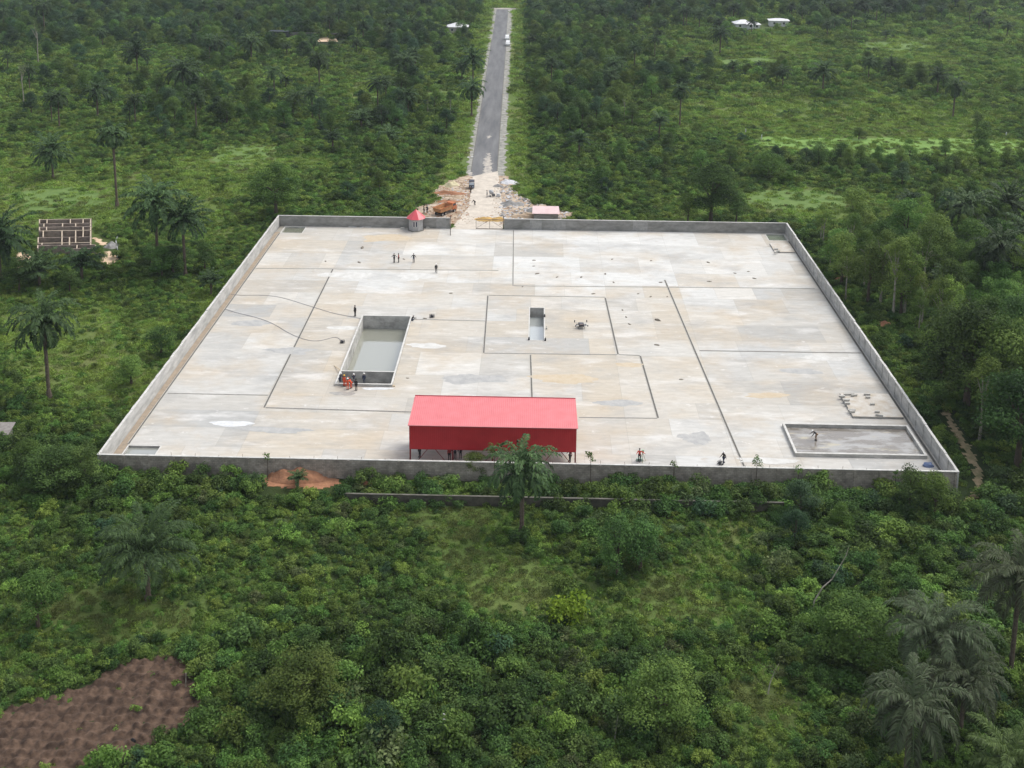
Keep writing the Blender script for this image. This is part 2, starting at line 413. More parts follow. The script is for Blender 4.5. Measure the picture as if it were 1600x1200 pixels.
# ------------------------------------------------------------------ where the bush is thick, painted over the ground
# (u, v, ru, rv, value): value 0 open grass .. 1 thick bush
PAINT = [
    (400, 25, 420, 50, 1.15), (60, 50, 120, 60, .9), (250, 120, 220, 55, .75), (60, 110, 120, 30, .55), (160, 100, 110, 18, .25),
    (330, 190, 110, 45, .9), (600, 210, 130, 70, .85), (640, 60, 110, 50, .85), (560, 120, 80, 40, .35), (400, 115, 60, 14, .2),
    (430, 250, 110, 30, .30), (250, 260, 150, 40, .35), (120, 310, 160, 35, .2), (560, 300, 110, 25, .45), (250, 220, 90, 18, .55),
    (900, 130, 110, 110, .95), (1050, 260, 120, 55, .8), (880, 290, 80, 40, .7), (1230, 270, 130, 25, .85), (1450, 262, 200, 22, .95),
    (1430, 228, 180, 14, .02), (1250, 215, 130, 22, .2), (1230, 170, 160, 30, .2), (1450, 190, 120, 25, .25), (1320, 130, 120, 30, .65),
    (1150, 110, 110, 26, .7), (1200, 85, 120, 20, .15), (1450, 60, 170, 20, .35), (1420, 90, 60, 12, .15), (1350, 40, 200, 18, .7), (1250, 10, 300, 14, 1.),
    (1300, 310, 160, 28, .22), (1560, 300, 60, 20, .3), (1330, 400, 90, 50, .9), (1500, 560, 130, 220, 1.), (1400, 600, 60, 60, .55), (1480, 690, 30, 60, .5),
    (120, 560, 140, 60, .25), (150, 500, 200, 30, .25), (60, 540, 60, 30, .12), (300, 500, 80, 90, .55), (230, 640, 110, 60, .5), (90, 740, 110, 60, 1.), (300, 420, 90, 40, .7), (60, 420, 120, 30, .7),
    (330, 745, 120, 25, .75), (620, 745, 90, 15, .3), (900, 750, 250, 22, .75), (1250, 760, 180, 30, .9),
    (700, 880, 60, 40, .05), (820, 930, 120, 45, .18), (1000, 940, 80, 60, .25), (1120, 830, 80, 50, .3), (700, 800, 70, 25, .15),
    (240, 970, 130, 35, .22), (60, 800, 90, 30, .3), (90, 960, 80, 40, .35), (400, 900, 120, 60, .5), (560, 870, 100, 70, .65),
    (1200, 1100, 110, 80, .35), (1180, 960, 90, 40, .4), (1300, 850, 120, 60, .95), (960, 850, 60, 40, .9), (1450, 1000, 160, 150, 1.),
    (700, 1100, 350, 110, 1.0), (1060, 1080, 100, 90, .95), (430, 1080, 110, 90, 1.0), (1250, 950, 90, 60, .9), (300, 1190, 120, 20, .8),
]
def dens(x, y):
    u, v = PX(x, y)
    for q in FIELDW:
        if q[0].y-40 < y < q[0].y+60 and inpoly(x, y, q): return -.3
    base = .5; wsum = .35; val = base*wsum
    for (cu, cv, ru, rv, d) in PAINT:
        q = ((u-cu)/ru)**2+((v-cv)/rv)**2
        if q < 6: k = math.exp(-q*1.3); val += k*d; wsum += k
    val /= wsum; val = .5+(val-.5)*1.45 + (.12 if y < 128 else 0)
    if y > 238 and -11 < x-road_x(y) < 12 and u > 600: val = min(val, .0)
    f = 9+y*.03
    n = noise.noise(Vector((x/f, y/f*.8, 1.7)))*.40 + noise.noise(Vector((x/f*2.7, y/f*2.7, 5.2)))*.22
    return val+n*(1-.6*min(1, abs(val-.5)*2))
PLOT = [(0, 1112), (130, 1075), (200, 1035), (270, 1022), (305, 1050), (318, 1100), (300, 1130), (250, 1155), (200, 1195), (-150, 1260), (-150, 1130)]
PLOTW = [G(*p) for p in PLOT]
DEBRIS = [(676, 300), (700, 285), (728, 275), (792, 275), (803, 300), (835, 318), (900, 333), (880, 352), (660, 352), (650, 325), (690, 312)]
DEBW = [G(*p, z=-.12) for p in DEBRIS]
PATHS = [[(1478, 650), (1495, 675), (1515, 705), (1530, 735), (1528, 765), (1500, 790)]]
REDH = [(408, 738), (425, 727), (470, 725), (518, 729), (526, 742), (530, 756), (500, 764), (420, 760)]
REDB = [G(*p) for p in [(402, 738), (420, 722), (524, 722), (534, 745), (540, 770), (402, 785)]]
REDW = [G(*p) for p in REDH]
HOUSEW = [G(*p) for p in [(54, 392), (56, 345), (146, 341), (152, 392), (120, 400), (70, 398)]]
FIELDS = [[(1180, 214), (1300, 216), (1420, 216), (1610, 220), (1620, 244), (1560, 250), (1480, 244), (1400, 246), (1330, 247), (1290, 236), (1215, 232), (1180, 226)],
          [(1125, 94), (1170, 88), (1215, 91), (1220, 104), (1150, 108), (1125, 103)], [(1350, 66), (1420, 58), (1470, 62), (1460, 76), (1400, 80), (1355, 76)],
          [(1150, 302), (1230, 296), (1330, 305), (1320, 322), (1240, 330), (1170, 320)], [(430, 56), (480, 58), (478, 68), (435, 66)], [(340, 230), (420, 222), (440, 238), (380, 262), (330, 252)], [(20, 300), (110, 292), (160, 305), (150, 326), (40, 334)],
          [(660, 145), (715, 142), (712, 152), (660, 156)], [(545, 152), (600, 148), (610, 156), (560, 160)]]
FIELDW = [[G(*p) for p in q] for q in FIELDS]
SANDP = [[(22, 396), (36, 390), (54, 402), (58, 425), (44, 434), (26, 414)], [(143, 370), (158, 368), (184, 378), (186, 414), (168, 420), (150, 404)]]
SANDW = [[G(*p) for p in q] for q in SANDP]
def inpoly(x, y, P):
    c = False; n = len(P); j = n-1
    for i in range(n):
        if (P[i].y > y) != (P[j].y > y) and x < (P[j].x-P[i].x)*(y-P[i].y)/(P[j].y-P[i].y)+P[i].x: c = not c
        j = i
    return c
PATHW = [[G(*p) for p in q] for q in PATHS]
def near_path(x, y, w_=1.2):
    for q in PATHW:
        for a, b in zip(q, q[1:]):
            ab = b-a; t = max(0, min(1, ((x-a.x)*ab.x+(y-a.y)*ab.y)/(ab.x**2+ab.y**2)))
            if math.hypot(x-a.x-ab.x*t, y-a.y-ab.y*t) < w_: return True
    return False
FARHOUSES = [(715, 48, 7), (1167, 42, 9), (1216, 38, 8), (430, 62, 7), (510, 64, 9)]
FHW = [(G(u, v), r) for u, v, r in FARHOUSES]
LOWWALL_Y = 124.6
def blocked(x, y, m=0.):
    if X0-.4-m < x < X1+.4+m and Y0-.5-m < y < Y1+.5+m: return True
    if y > Y1 and y < 614:
        d = x-road_x(y)
        if -4.0-m*3.6 < d < 4.9+m*4.2: return True
    if inpoly(x, y, PLOTW) or inpoly(x, y, DEBW) or inpoly(x, y, REDB) or inpoly(x, y, HOUSEW): return True
    if near_path(x, y, 1.+m): return True
    if abs(x+95) < 25 and 205 < y < 250 and any(inpoly(x, y, q) for q in SANDW): return True
    if LOWWALL_Y-.2 < y < LOWWALL_Y+.2 and -23.5 < x < 31: return True
    for g, r in FHW:
        if abs(x-g.x) < r+m and -18-m < y-g.y < r*.6: return True
    return False

# ------------------------------------------------------------------ ground
def frange(a, b, s):
    n = max(1, int(round((b-a)/s))); return [a+(b-a)*i/n for i in range(n)]
xs = sorted(set([-1400, -1000, -700]+frange(-560, -120, 9)+frange(-120, X0+.1, 2.)+[X0+.1, X0+.12]+frange(X0+2, X1-2, 3)+[X1-.12, X1-.1]+frange(X1+.9, 120, 2.)+frange(120, 560, 9)+[560, 700, 1000, 1400]))
ys = sorted(set([-200, -60]+frange(0, Y0, 2.)+[Y0+.1, Y0+.12]+frange(Y0+2, Y1-2, 3)+[Y1-.12, Y1-.1]+frange(Y1+.9, 320, 2.5)+frange(320, 740, 7)+[740, 850, 1100, 1500, 2200]))
V = []; D = []
for y in ys:
    for x in xs:
        inside = X0+.11 < x < X1-.11 and Y0+.11 < y < Y1-.11
        V.append((x, y, -4. if inside else (zg(x, y) if y > 30 else -.3)))
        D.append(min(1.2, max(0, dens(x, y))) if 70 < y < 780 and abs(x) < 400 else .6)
nx = len(xs)
F = np.array([(j*nx+i, j*nx+i+1, (j+1)*nx+i+1, (j+1)*nx+i) for j in range(len(ys)-1) for i in range(nx-1)])
m, t = nodes('ground_green'); L = t.links.new
o_ = N(t, 'ShaderNodeOutputMaterial'); p = N(t, 'ShaderNodeBsdfPrincipled'); p.inputs['Roughness'].default_value = .9; p.inputs['Specular IOR Level'].default_value = .1
g = N(t, 'ShaderNodeNewGeometry'); at = N(t, 'ShaderNodeAttribute', attribute_name='thick')
n1 = N(t, 'ShaderNodeTexNoise'); n1.inputs['Scale'].default_value = .9; n1.inputs['Detail'].default_value = 8; n1.inputs['Roughness'].default_value = .75
n2 = N(t, 'ShaderNodeTexNoise'); n2.inputs['Scale'].default_value = .045; n2.inputs['Detail'].default_value = 5
r1 = N(t, 'ShaderNodeValToRGB'); e = r1.color_ramp.elements; e[0].position = .3; e[0].color = (.065, .11, .026, 1); e[1].position = .7; e[1].color = (.145, .205, .052, 1)
r2 = N(t, 'ShaderNodeValToRGB'); e = r2.color_ramp.elements; e[0].position = .46; e[0].color = (0, 0, 0, 1); e[1].position = .66; e[1].color = (1, 1, 1, 1)
mx = N(t, 'ShaderNodeMix', data_type='RGBA'); mx.inputs[7].default_value = (.15, .145, .06, 1)
mx.inputs[7].default_value = (.15, .15, .06, 1)
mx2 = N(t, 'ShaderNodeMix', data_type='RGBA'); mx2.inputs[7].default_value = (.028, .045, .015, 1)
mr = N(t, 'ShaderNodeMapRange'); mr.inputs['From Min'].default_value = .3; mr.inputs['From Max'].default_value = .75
hf = N(t, 'ShaderNodeMath', operation='MULTIPLY'); hf.inputs[1].default_value = .6
bp = N(t, 'ShaderNodeBump'); bp.inputs['Distance'].default_value = .25
L(g.outputs['Position'], n1.inputs['Vector']); L(g.outputs['Position'], n2.inputs['Vector']); L(n1.outputs[0], r1.inputs[0]); L(n2.outputs[0], r2.inputs[0])
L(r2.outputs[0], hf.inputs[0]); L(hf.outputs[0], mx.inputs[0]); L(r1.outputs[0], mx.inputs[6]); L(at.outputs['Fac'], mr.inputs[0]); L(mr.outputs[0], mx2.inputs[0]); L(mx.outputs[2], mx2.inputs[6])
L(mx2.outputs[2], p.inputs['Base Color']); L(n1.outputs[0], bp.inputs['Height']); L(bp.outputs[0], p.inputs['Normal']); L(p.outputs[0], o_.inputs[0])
me = npmesh('ground', np.array(V), F, m)
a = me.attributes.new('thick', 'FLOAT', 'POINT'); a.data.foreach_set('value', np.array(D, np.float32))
me.polygons.foreach_set('use_smooth', [True]*len(me.polygons))
tag(link('ground', me), 'green weedy ground with bush and open grassy patches', None, None, 'structure')

def sheet(name, P, m, dz=.03, res=.8, bumpf=None, label=None, edge=.5, kind='structure', cat=None):
    """a patch of ground following the terrain, ragged edge, cut from a fine grid"""
    x0 = min(p.x for p in P); x1 = max(p.x for p in P); y0 = min(p.y for p in P); y1 = max(p.y for p in P)
    nx_ = int((x1-x0)/res)+3; ny_ = int((y1-y0)/res)+3; idx = {}; V = []; F = []
    def vid(i, j):
        if (i, j) not in idx:
            x = x0-res+i*res; y = y0-res+j*res; x += res*.35*noise.noise(Vector((i*.7, j*.7, 2))); y += res*.35*noise.noise(Vector((i*.7, j*.7, 9)))
            z = zg(x, y)+dz+(bumpf(x, y) if bumpf else 0); idx[(i, j)] = len(V); V.append((x, y, z))
        return idx[(i, j)]
    for i in range(nx_):
        for j in range(ny_):
            cx = x0-res+(i+.5)*res; cy = y0-res+(j+.5)*res
            q = noise.noise(Vector((cx*.9, cy*.9, 4)))*edge*2
            if inpoly(cx+q, cy+q*.7, P): F.append((vid(i, j), vid(i+1, j), vid(i+1, j+1), vid(i, j+1)))
    me = npmesh(name, np.array(V), np.array(F), m); me.polygons.foreach_set('use_smooth', [True]*len(me.polygons))
    o = link(name, me); tag(o, label, cat, None, kind); return o

# ------------------------------------------------------------------ concrete yard
HOLES = [(mX(a), mY(b), mX(c), mY(d)) for a, b, c, d in [(-25.9, 106.15, -18.4, 127.45), (-.72, 120.6, 1.62, 132.0), (-47.2, 163.55, -43.2, 166.9), (42.9, 163.5, 46.5, 166.9), (-47.3, 88.4, -43.4, 91.1)]]
def sub(rects, h):
    out = []
    for (a, b, c, d) in rects:
        if h[0] >= c or h[2] <= a or h[1] >= d or h[3] <= b: out.append((a, b, c, d)); continue
        if h[1] > b: out.append((a, b, c, h[1]))
        if h[3] < d: out.append((a, h[3], c, d))
        lo = max(b, h[1]); hi = min(d, h[3])
        if h[0] > a: out.append((a, lo, h[0], hi))
        if h[2] < c: out.append((h[2], lo, c, hi))
    return out
SX0, SX1, SY0, SY1 = mX(-47.35), X1-.24, Y0+.22, Y1-.22
# tint regions (u,v,ru,rv, (white, tan, grey) weights)
TINT = [(970, 405, 165, 45, (6.5, 0, .6)), (620, 430, 120, 22, (1.2, 0, .3)), (700, 350, 60, 20, (1., 0, 0)), (400, 530, 60, 40, (.3, 0, 1.1)), (350, 590, 60, 40, (.6, 0, .9)),
        (920, 610, 95, 42, (0, 3.2, .2)), (300, 650, 90, 30, (.4, 0, .9)), (1110, 700, 90, 30, (1.3, 0, .2)), (1240, 700, 60, 40, (1.2, 0, .3)), (1200, 490, 140, 60, (.5, .2, .5)), (1250, 590, 120, 50, (.6, .2, .5)),
        (560, 560, 100, 80, (.1, 1., .0)), (860, 500, 100, 50, (0, .9, .2)), (1010, 500, 60, 80, (.1, 1.1, 0)), (470, 380, 90, 40, (.2, .7, .3)), (1160, 410, 60, 40, (.1, .8, .1)), (760, 600, 120, 60, (.3, .6, .5)), (560, 680, 120, 30, (.4, .8, 0)), (1320, 690, 160, 40, (.7, .1, .5))]
panels = []; tone = []
ylines = [SY0]+[mY(a) for a in (91.2, 95.4, 99.4, 103.4, 109.6, 116.3, 121.5, 126.9, 131.4, 136.4, 141.3, 146.8, 153.5, 160.)]+[SY1]
pr = random.Random(5)
for j in range(len(ylines)-1):
    x = SX0; first = True
    fixed = [mX(a) for a in (-34, -7.2, 11.5, 23.5)]
    while x < SX1-.5:
        nx2 = x+pr.choice((pr.uniform(5, 9), pr.uniform(9, 19)))
        for f_ in fixed:
            if x < f_-1 and nx2 > f_-2.2: nx2 = f_; break
        if nx2 > SX1-2.5: nx2 = SX1
        cx, cy = (x+nx2)/2, (ylines[j]+ylines[j+1])/2; u, v = PX(cx, cy)
        wt = np.array([.45, .45, .3])
        for (cu, cv, ru, rv, ww) in TINT: wt = wt+np.array(ww)*math.exp(-(((u-cu)/ru)**2+((v-cv)/rv)**2))*1.3
        wt = wt*np.array([pr.uniform(.1, 1.8), pr.uniform(.1, 1.8), pr.uniform(.05, 1.7)]); wt /= wt.sum()
        colr = wt[0]*np.array([.70, .705, .69])+wt[1]*np.array([.56, .49, .39])+wt[2]*np.array([.34, .345, .345])
        colr = colr*pr.uniform(.90, .99)*.84+np.array([.50, .485, .43])*.14
        rects = [(x+.01, ylines[j]+.01, nx2-.01, ylines[j+1]-.01)]
        for h in HOLES: rects = sub(rects, h)
        for r in rects: panels.append(r); tone.append(colr)
        x = nx2
b = MB(); 
for r in panels: b.add([(r[0], r[1], 0), (r[2], r[1], 0), (r[2], r[3], 0), (r[0], r[3], 0)], [(0, 1, 2, 3)])
m, t = nodes('yard_concrete'); L = t.links.new
o_ = N(t, 'ShaderNodeOutputMaterial'); p = N(t, 'ShaderNodeBsdfPrincipled'); p.inputs['Specular IOR Level'].default_value = .35
g = N(t, 'ShaderNodeNewGeometry'); at = N(t, 'ShaderNodeAttribute', attribute_name='pour')
def nz_(sc, st, det=6, ro=.6, w=0):
    mp = N(t, 'ShaderNodeMapping'); mp.inputs['Scale'].default_value = st; mp.inputs['Location'].default_value = (w, w*2, 0)
    n = N(t, 'ShaderNodeTexNoise'); n.inputs['Scale'].default_value = sc; n.inputs['Detail'].default_value = det; n.inputs['Roughness'].default_value = ro
    L(g.outputs['Position'], mp.inputs[0]); L(mp.outputs[0], n.inputs['Vector']); return n.outputs[0]
def ramp(src, a, b_, ca=(0, 0, 0, 1), cb=(1, 1, 1, 1)):
    r = N(t, 'ShaderNodeValToRGB'); e = r.color_ramp.elements; e[0].position = a; e[1].position = b_; e[0].color = ca; e[1].color = cb; L(src, r.inputs[0]); return r.outputs[0]
def mixc(f, a, b_, k=1., mode='MIX'):
    q = N(t, 'ShaderNodeMix', data_type='RGBA', blend_type=mode)
    mu = N(t, 'ShaderNodeMath', operation='MULTIPLY'); mu.inputs[1].default_value = k; L(f, mu.inputs[0]); L(mu.outputs[0], q.inputs[0])
    if isinstance(a, tuple): q.inputs[6].default_value = a
    else: L(a, q.inputs[6])
    if isinstance(b_, tuple): q.inputs[7].default_value = b_
    else: L(b_, q.inputs[7])
    return q.outputs[2]
c = at.outputs['Color']
c = mixc(ramp(nz_(.085, (1, 1.3, 1), 9, .62), .47, .66), c, (.49, .405, .295, 1), .58)          # laterite stain
c = mixc(ramp(nz_(.10, (1, 1.6, 1), 9, .64, 31), .50, .70), c, (.33, .33, .325, 1), .58)     # damp grey
c = mixc(ramp(nz_(.13, (.8, 2.2, 1), 9, .62, 77), .54, .68), c, (.70, .69, .665, 1), .55)      # dusty white
c = mixc(ramp(nz_(1.6, (.5, 2.4, 1), 5, .7, 13), .35, .75, (.87, .87, .87, 1), (1.1, 1.1, 1.1, 1)), c, ramp(nz_(1.6, (.5, 2.4, 1), 5, .7, 13), .3, .7, (.80, .79, .78, 1), (1.1, 1.1, 1.1, 1)), 1., 'MULTIPLY') if False else c
f2 = ramp(nz_(.8, (.5, 2., 1), 8, .72, 13), .32, .68, (.84, .835, .825, 1), (1.05, 1.05, 1.05, 1))
q = N(t, 'ShaderNodeMix', data_type='RGBA', blend_type='MULTIPLY'); q.inputs[0].default_value = 1; L(c, q.inputs[6]); L(f2, q.inputs[7]); c = q.outputs[2]
c = mixc(ramp(nz_(.45, (1, 1.3, 1), 10, .72, 51), .58, .66), c, (.40, .32, .235, 1), .38)
c = mixc(ramp(nz_(.6, (1, 1.4, 1), 10, .74, 91), .60, .66), c, (.72, .71, .69, 1), .5)
c = mixc(ramp(nz_(7., (1, 1, 1), 3, .6, 3), .66, .74), c, (.25, .22, .19, 1), .45)
L(c, p.inputs['Base Color']); rr = ramp(nz_(.2, (1, 3.4, 1), 7, .65, 31), .50, .66, (.8, .8, .8, 1), (.45, .45, .45, 1)); L(rr, p.inputs['Roughness']); L(p.outputs[0], o_.inputs[0])
slab = b.build('concrete_yard', m)
a = slab.data.attributes.new('pour', 'FLOAT_COLOR', 'FACE'); a.data.foreach_set('color', np.hstack([np.array(tone), np.ones((len(tone), 1))]).astype(np.float32).ravel())
tag(slab, 'pale stained concrete yard cast in rectangular pours', 'yard', None, 'structure')
YARD = m
CG = mat('concrete_grey', (.20, .195, .18), .85, (.36, .35, .33), .7, 8, stretch=(1, 1, 2.5))
CD = mat('concrete_dark', (.12, .117, .105), .85, (.24, .235, .21), .9, 8)
CL = mat('concrete_light', (.50, .485, .45), .8, (.38, .37, .34), 1.2, 6)
DK = mat('drain_dark', (.085, .08, .072), .8, (.16, .15, .13), 2)
SOIL = mat('soil_tan', (.36, .29, .215), .95, (.25, .21, .165), 1.2, 7, bump=.05)
b = MB(); base = [(SX0-.95, SY0, SX1, SY1)]
for h in HOLES: base = sub(base, h)
for r in base: b.add([(r[0], r[1], -.03), (r[2], r[1], -.03), (r[2], r[3], -.03), (r[0], r[3], -.03)], [(0, 1, 2, 3)])
tag(b.build('yard_base', mat('joint_dark', (.30, .28, .24), .9)), 'darker concrete base showing in the joints of the yard', 'yard base', None, 'structure')
# dirt strip along the left wall
b = MB(); n = 60
for i in range(n):
    ya = SY0+(SY1-4-SY0)*i/n; yb = SY0+(SY1-4-SY0)*(i+1)/n; w1 = .1*math.sin(i*1.3)
    b.add([(X0+.24, ya, -.012), (mX(-47.42), ya, -.012), (mX(-47.42), yb, -.012), (X0+.24, yb, -.012)], [(0, 1, 2, 3)])
tag(b.build('dirt_strip', SOIL), 'strip of tan soil between the left wall and its drain', 'soil strip', None, 'structure')
# drains: thin open channels, dark bed with raised lips
def drain(x0, y0, x1, y1, w_=.26):
    d = Vector((x1-x0, y1-y0, 0)); l = d.length; d.normalize(); s = Vector((-d.y, d.x, 0))
    P = Vector((x0, y0, 0)); Q = Vector((x1, y1, 0)); n = Vector((0, 0, .006))
    dm.add([P-s*w_/2+n, Q-s*w_/2+n, Q+s*w_/2+n, P+s*w_/2+n], [(0, 1, 2, 3)])
    for sg in (-1, 1):
        c = s*sg*(w_/2+.03); lm.bar(P+c+Vector((0, 0, .018)), Q+c+Vector((0, 0, .018)), .06, .032)
DRAINS = [(-34.08, 146.4, -33.7, 100.3), (-33.5, 100.25, 5.5, 99.45), (-47.0, 103.4, -34, 103.4), (-47.2, 146.1, -6.1, 146.9), (-4.1, 166.9, -3.5, 140.5), (-3.4, 140.4, 45.6, 141.35), (21.55, 143.9, 24.4, 86.2),
          (23.5, 118.25, 46.4, 118.4), (-7.38, 136.3, -6.95, 116.4), (-6.9, 116.28, 11.75, 116.55), (11.87, 116.7, 11.25, 136.2), (-7.2, 136.42, 11.2, 136.42), (-.39, 116., .05, 99.5), (12, 116.6, 14.9, 116.4), (14.95, 116.3, 15.6, 99.6),
          (5.8, 99.35, 15.5, 99.5), (-18.1, 127.05, -7.3, 126.8), (-47.38, 91.4, -47.38, 163.4), (46.45, 86.5, 46.45, 163.2)]
dm, lm = MB(), MB()
DRAINS = [(mX(a), mY(b), mX(c), mY(d)) for a, b, c, d in DRAINS]
for i, q in enumerate(DRAINS):
    drain(*q, w_=(.34 if i == 18 else .24 if i in (0, 6, 10, 14, 17) else .2 if i in (1, 7, 8, 12) else .12))
tag(dm.build('drain_channels', DK), 'narrow dark drain channels crossing the concrete yard', 'drain', None, 'structure')
tag(lm.build('drain_lips', CL), 'pale raised lips along the drain channels', 'drain edge', None, 'structure')
# pour of fresh white cement near the left front
b = MB(); c0 = G(362, 662, 0); P = []
for k in range(36):
    a = k/36*6.283; r = 1+.12*math.sin(3*a)+.06*math.sin(7*a+1); P.append((c0.x+2.9*r*math.cos(a), c0.y+.8*r*math.sin(a), .012))
b.add(P, [tuple(range(36))]); 
tag(b.build('cement_spill', mat('cement_white', (.66, .67, .67), .6, (.52, .53, .54), 1.5)), 'whitish oval cement spill on the yard near the left front corner', 'cement spill', None, 'structure')
b = MB(); P = []
c0 = G(590, 606, 0)
for k in range(30):
    a = k/30*6.283; r = 1+.22*math.sin(2*a+1)+.1*math.sin(5*a); P.append((c0.x+1.9*r*math.cos(a), c0.y-.25+.55*r*math.sin(a)+.02*0, .014))
b.add(P, [tuple(range(30))])
tag(b.build('cement_spill', mat('cement_white', (.7, .7, .7))), 'white cement spill along the front edge of the deep tank', 'cement spill', None, 'structure')
b = MB(); P = []
c0 = G(535, 615, 0)
for k in range(30):
    a = k/30*6.283; r = 1+.25*math.sin(2*a+2)+.12*math.sin(5*a); P.append((c0.x+1.5*r*math.cos(a), c0.y+.7*r*math.sin(a), .012))
b.add(P, [tuple(range(30))])
tag(b.build('damp_patch', mat('damp', (.30, .29, .27), .25, (.40, .38, .34), 1.5)), 'grey damp patch on the concrete beside the tank workers', 'damp patch', None, 'structure')

def blotch(u, v, rx, ry, m_, name, label, seed):
    c0 = G(u, v, 0); b = MB(); P = []
    for k in range(60):
        a = k/60*6.2832; q_ = 1+.55*noise.noise(Vector((math.cos(a)*1.2+seed, math.sin(a)*1.2, seed)))+.25*noise.noise(Vector((math.cos(a)*4+seed, math.sin(a)*4, 3)))
        P.append((c0.x+rx*q_*math.cos(a), c0.y+ry*q_*math.sin(a), .008+seed*.0004))
    b.add(P, [tuple(range(60))]); tag(b.build(name, m_), label, None, None, 'structure')
DMP = mat('damp_grey', (.33, .33, .325), .5, (.44, .435, .415), .9, 8); WHP = mat('lime_white', (.62, .615, .59), .8, (.50, .49, .46), .8, 8); TNP = mat('ochre_stain', (.48, .39, .275), .85, (.54, .47, .36), .7, 8)
for i, (u, v, rx, ry, k, lab) in enumerate(((968, 630, 3.4, 1.0, 0, 'grey stain on the tan pour right of the shed'), (880, 592, 4.5, 1.6, 2, 'ochre stain on the tan pour'), (985, 570, 2.2, .8, 2, 'small ochre stain on the tan pour'), (1088, 685, 2.2, 1.5, 0, 'round grey stain near the front wall'),
    (390, 505, 3.2, 1.1, 0, 'long grey stain near the left wall'), (455, 548, 3.6, 1.2, 0, 'grey stain left of the deep tank'), (535, 512, 2.8, .7, 1, 'white spill left of the tank corner'), (665, 540, 3., 1., 1, 'white spill right of the deep tank'), (742, 592, 4.5, 1.5, 0, 'grey stain above the red shed'),
    (600, 372, 5, 2., 2, 'tan stain near the guard house'), (545, 430, 5., 1.6, 1, 'white patch by the far left drain'), (650, 432, 4., 2., 1, 'second white patch by the far drain'), (1250, 580, 3.5, 1., 0, 'bluish grey stain near the right wall'), (1200, 618, 3., .9, 2, 'tan stain in the right part'), (430, 672, 5., .8, 0, 'grey streak near the front left'),
    (1290, 560, 3.6, .9, 1, 'white streak by the right drain'), (1195, 720, 3.4, .8, 1, 'white streak near the shallow pool'), (700, 690 if False else 655, .1, .1, 1, 'tiny white fleck'))[:-1]):
    blotch(u, v, rx, ry, (DMP, WHP, TNP)[k], ('damp_patch', 'lime_patch', 'stain_patch')[k], lab, i+1)
# ------------------------------------------------------------------ boundary walls
def blockmat(name, c1, c2, mortar, axis='x'):
    m, t = nodes(name); L = t.links.new
    o_ = N(t, 'ShaderNodeOutputMaterial'); p = N(t, 'ShaderNodeBsdfPrincipled'); p.inputs['Roughness'].default_value = .9; p.inputs['Specular IOR Level'].default_value = .2
    g = N(t, 'ShaderNodeNewGeometry'); sp = N(t, 'ShaderNodeSeparateXYZ'); cb = N(t, 'ShaderNodeCombineXYZ')
    L(g.outputs['Position'], sp.inputs[0]); L(sp.outputs['X' if axis == 'x' else 'Y'], cb.inputs[0]); L(sp.outputs['Z'], cb.inputs[1])
    bt = N(t, 'ShaderNodeTexBrick'); bt.inputs['Scale'].default_value = 1; bt.inputs['Brick Width'].default_value = .46; bt.inputs['Row Height'].default_value = .235
    bt.inputs['Mortar Size'].default_value = .012; bt.inputs['Color1'].default_value = col4(c1); bt.inputs['Color2'].default_value = col4(c2); bt.inputs['Mortar'].default_value = col4(mortar)
    n = N(t, 'ShaderNodeTexNoise'); n.inputs['Scale'].default_value = .7; n.inputs['Detail'].default_value = 7; n.inputs['Roughness'].default_value = .7
    L(g.outputs['Position'], n.inputs['Vector'])
    r = N(t, 'ShaderNodeValToRGB'); e = r.color_ramp.elements; e[0].position = .3; e[1].position = .7; e[0].color = (.5, .5, .5, 1); e[1].color = (1.25, 1.25, 1.25, 1)
    L(n.outputs[0], r.inputs[0]); q = N(t, 'ShaderNodeMix', data_type='RGBA', blend_type='MULTIPLY'); q.inputs[0].default_value = 1
    L(cb.outputs[0], bt.inputs['Vector']); L(bt.outputs['Color'], q.inputs[6]); L(r.outputs[0], q.inputs[7]); L(q.outputs[2], p.inputs['Base Color']); L(p.outputs[0], o_.inputs[0])
    return m
BLK = blockmat('block_front', (.31, .275, .235), (.42, .375, .32), (.22, .20, .175))
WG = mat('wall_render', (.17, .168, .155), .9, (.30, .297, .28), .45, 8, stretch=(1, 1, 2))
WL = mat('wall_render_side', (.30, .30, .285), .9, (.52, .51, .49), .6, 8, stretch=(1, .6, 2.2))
WP = mat('wall_render_patch', (.34, .335, .32), .9, (.24, .24, .23), 1.2)
COP = mat('coping', (.62, .61, .58), .8, (.46, .45, .42), 1.5)
TW = 2.3
CT = mat('tank_concrete', (.27, .265, .245), .85, (.50, .49, .46), .6, 8, stretch=(1, 1, 1.6))
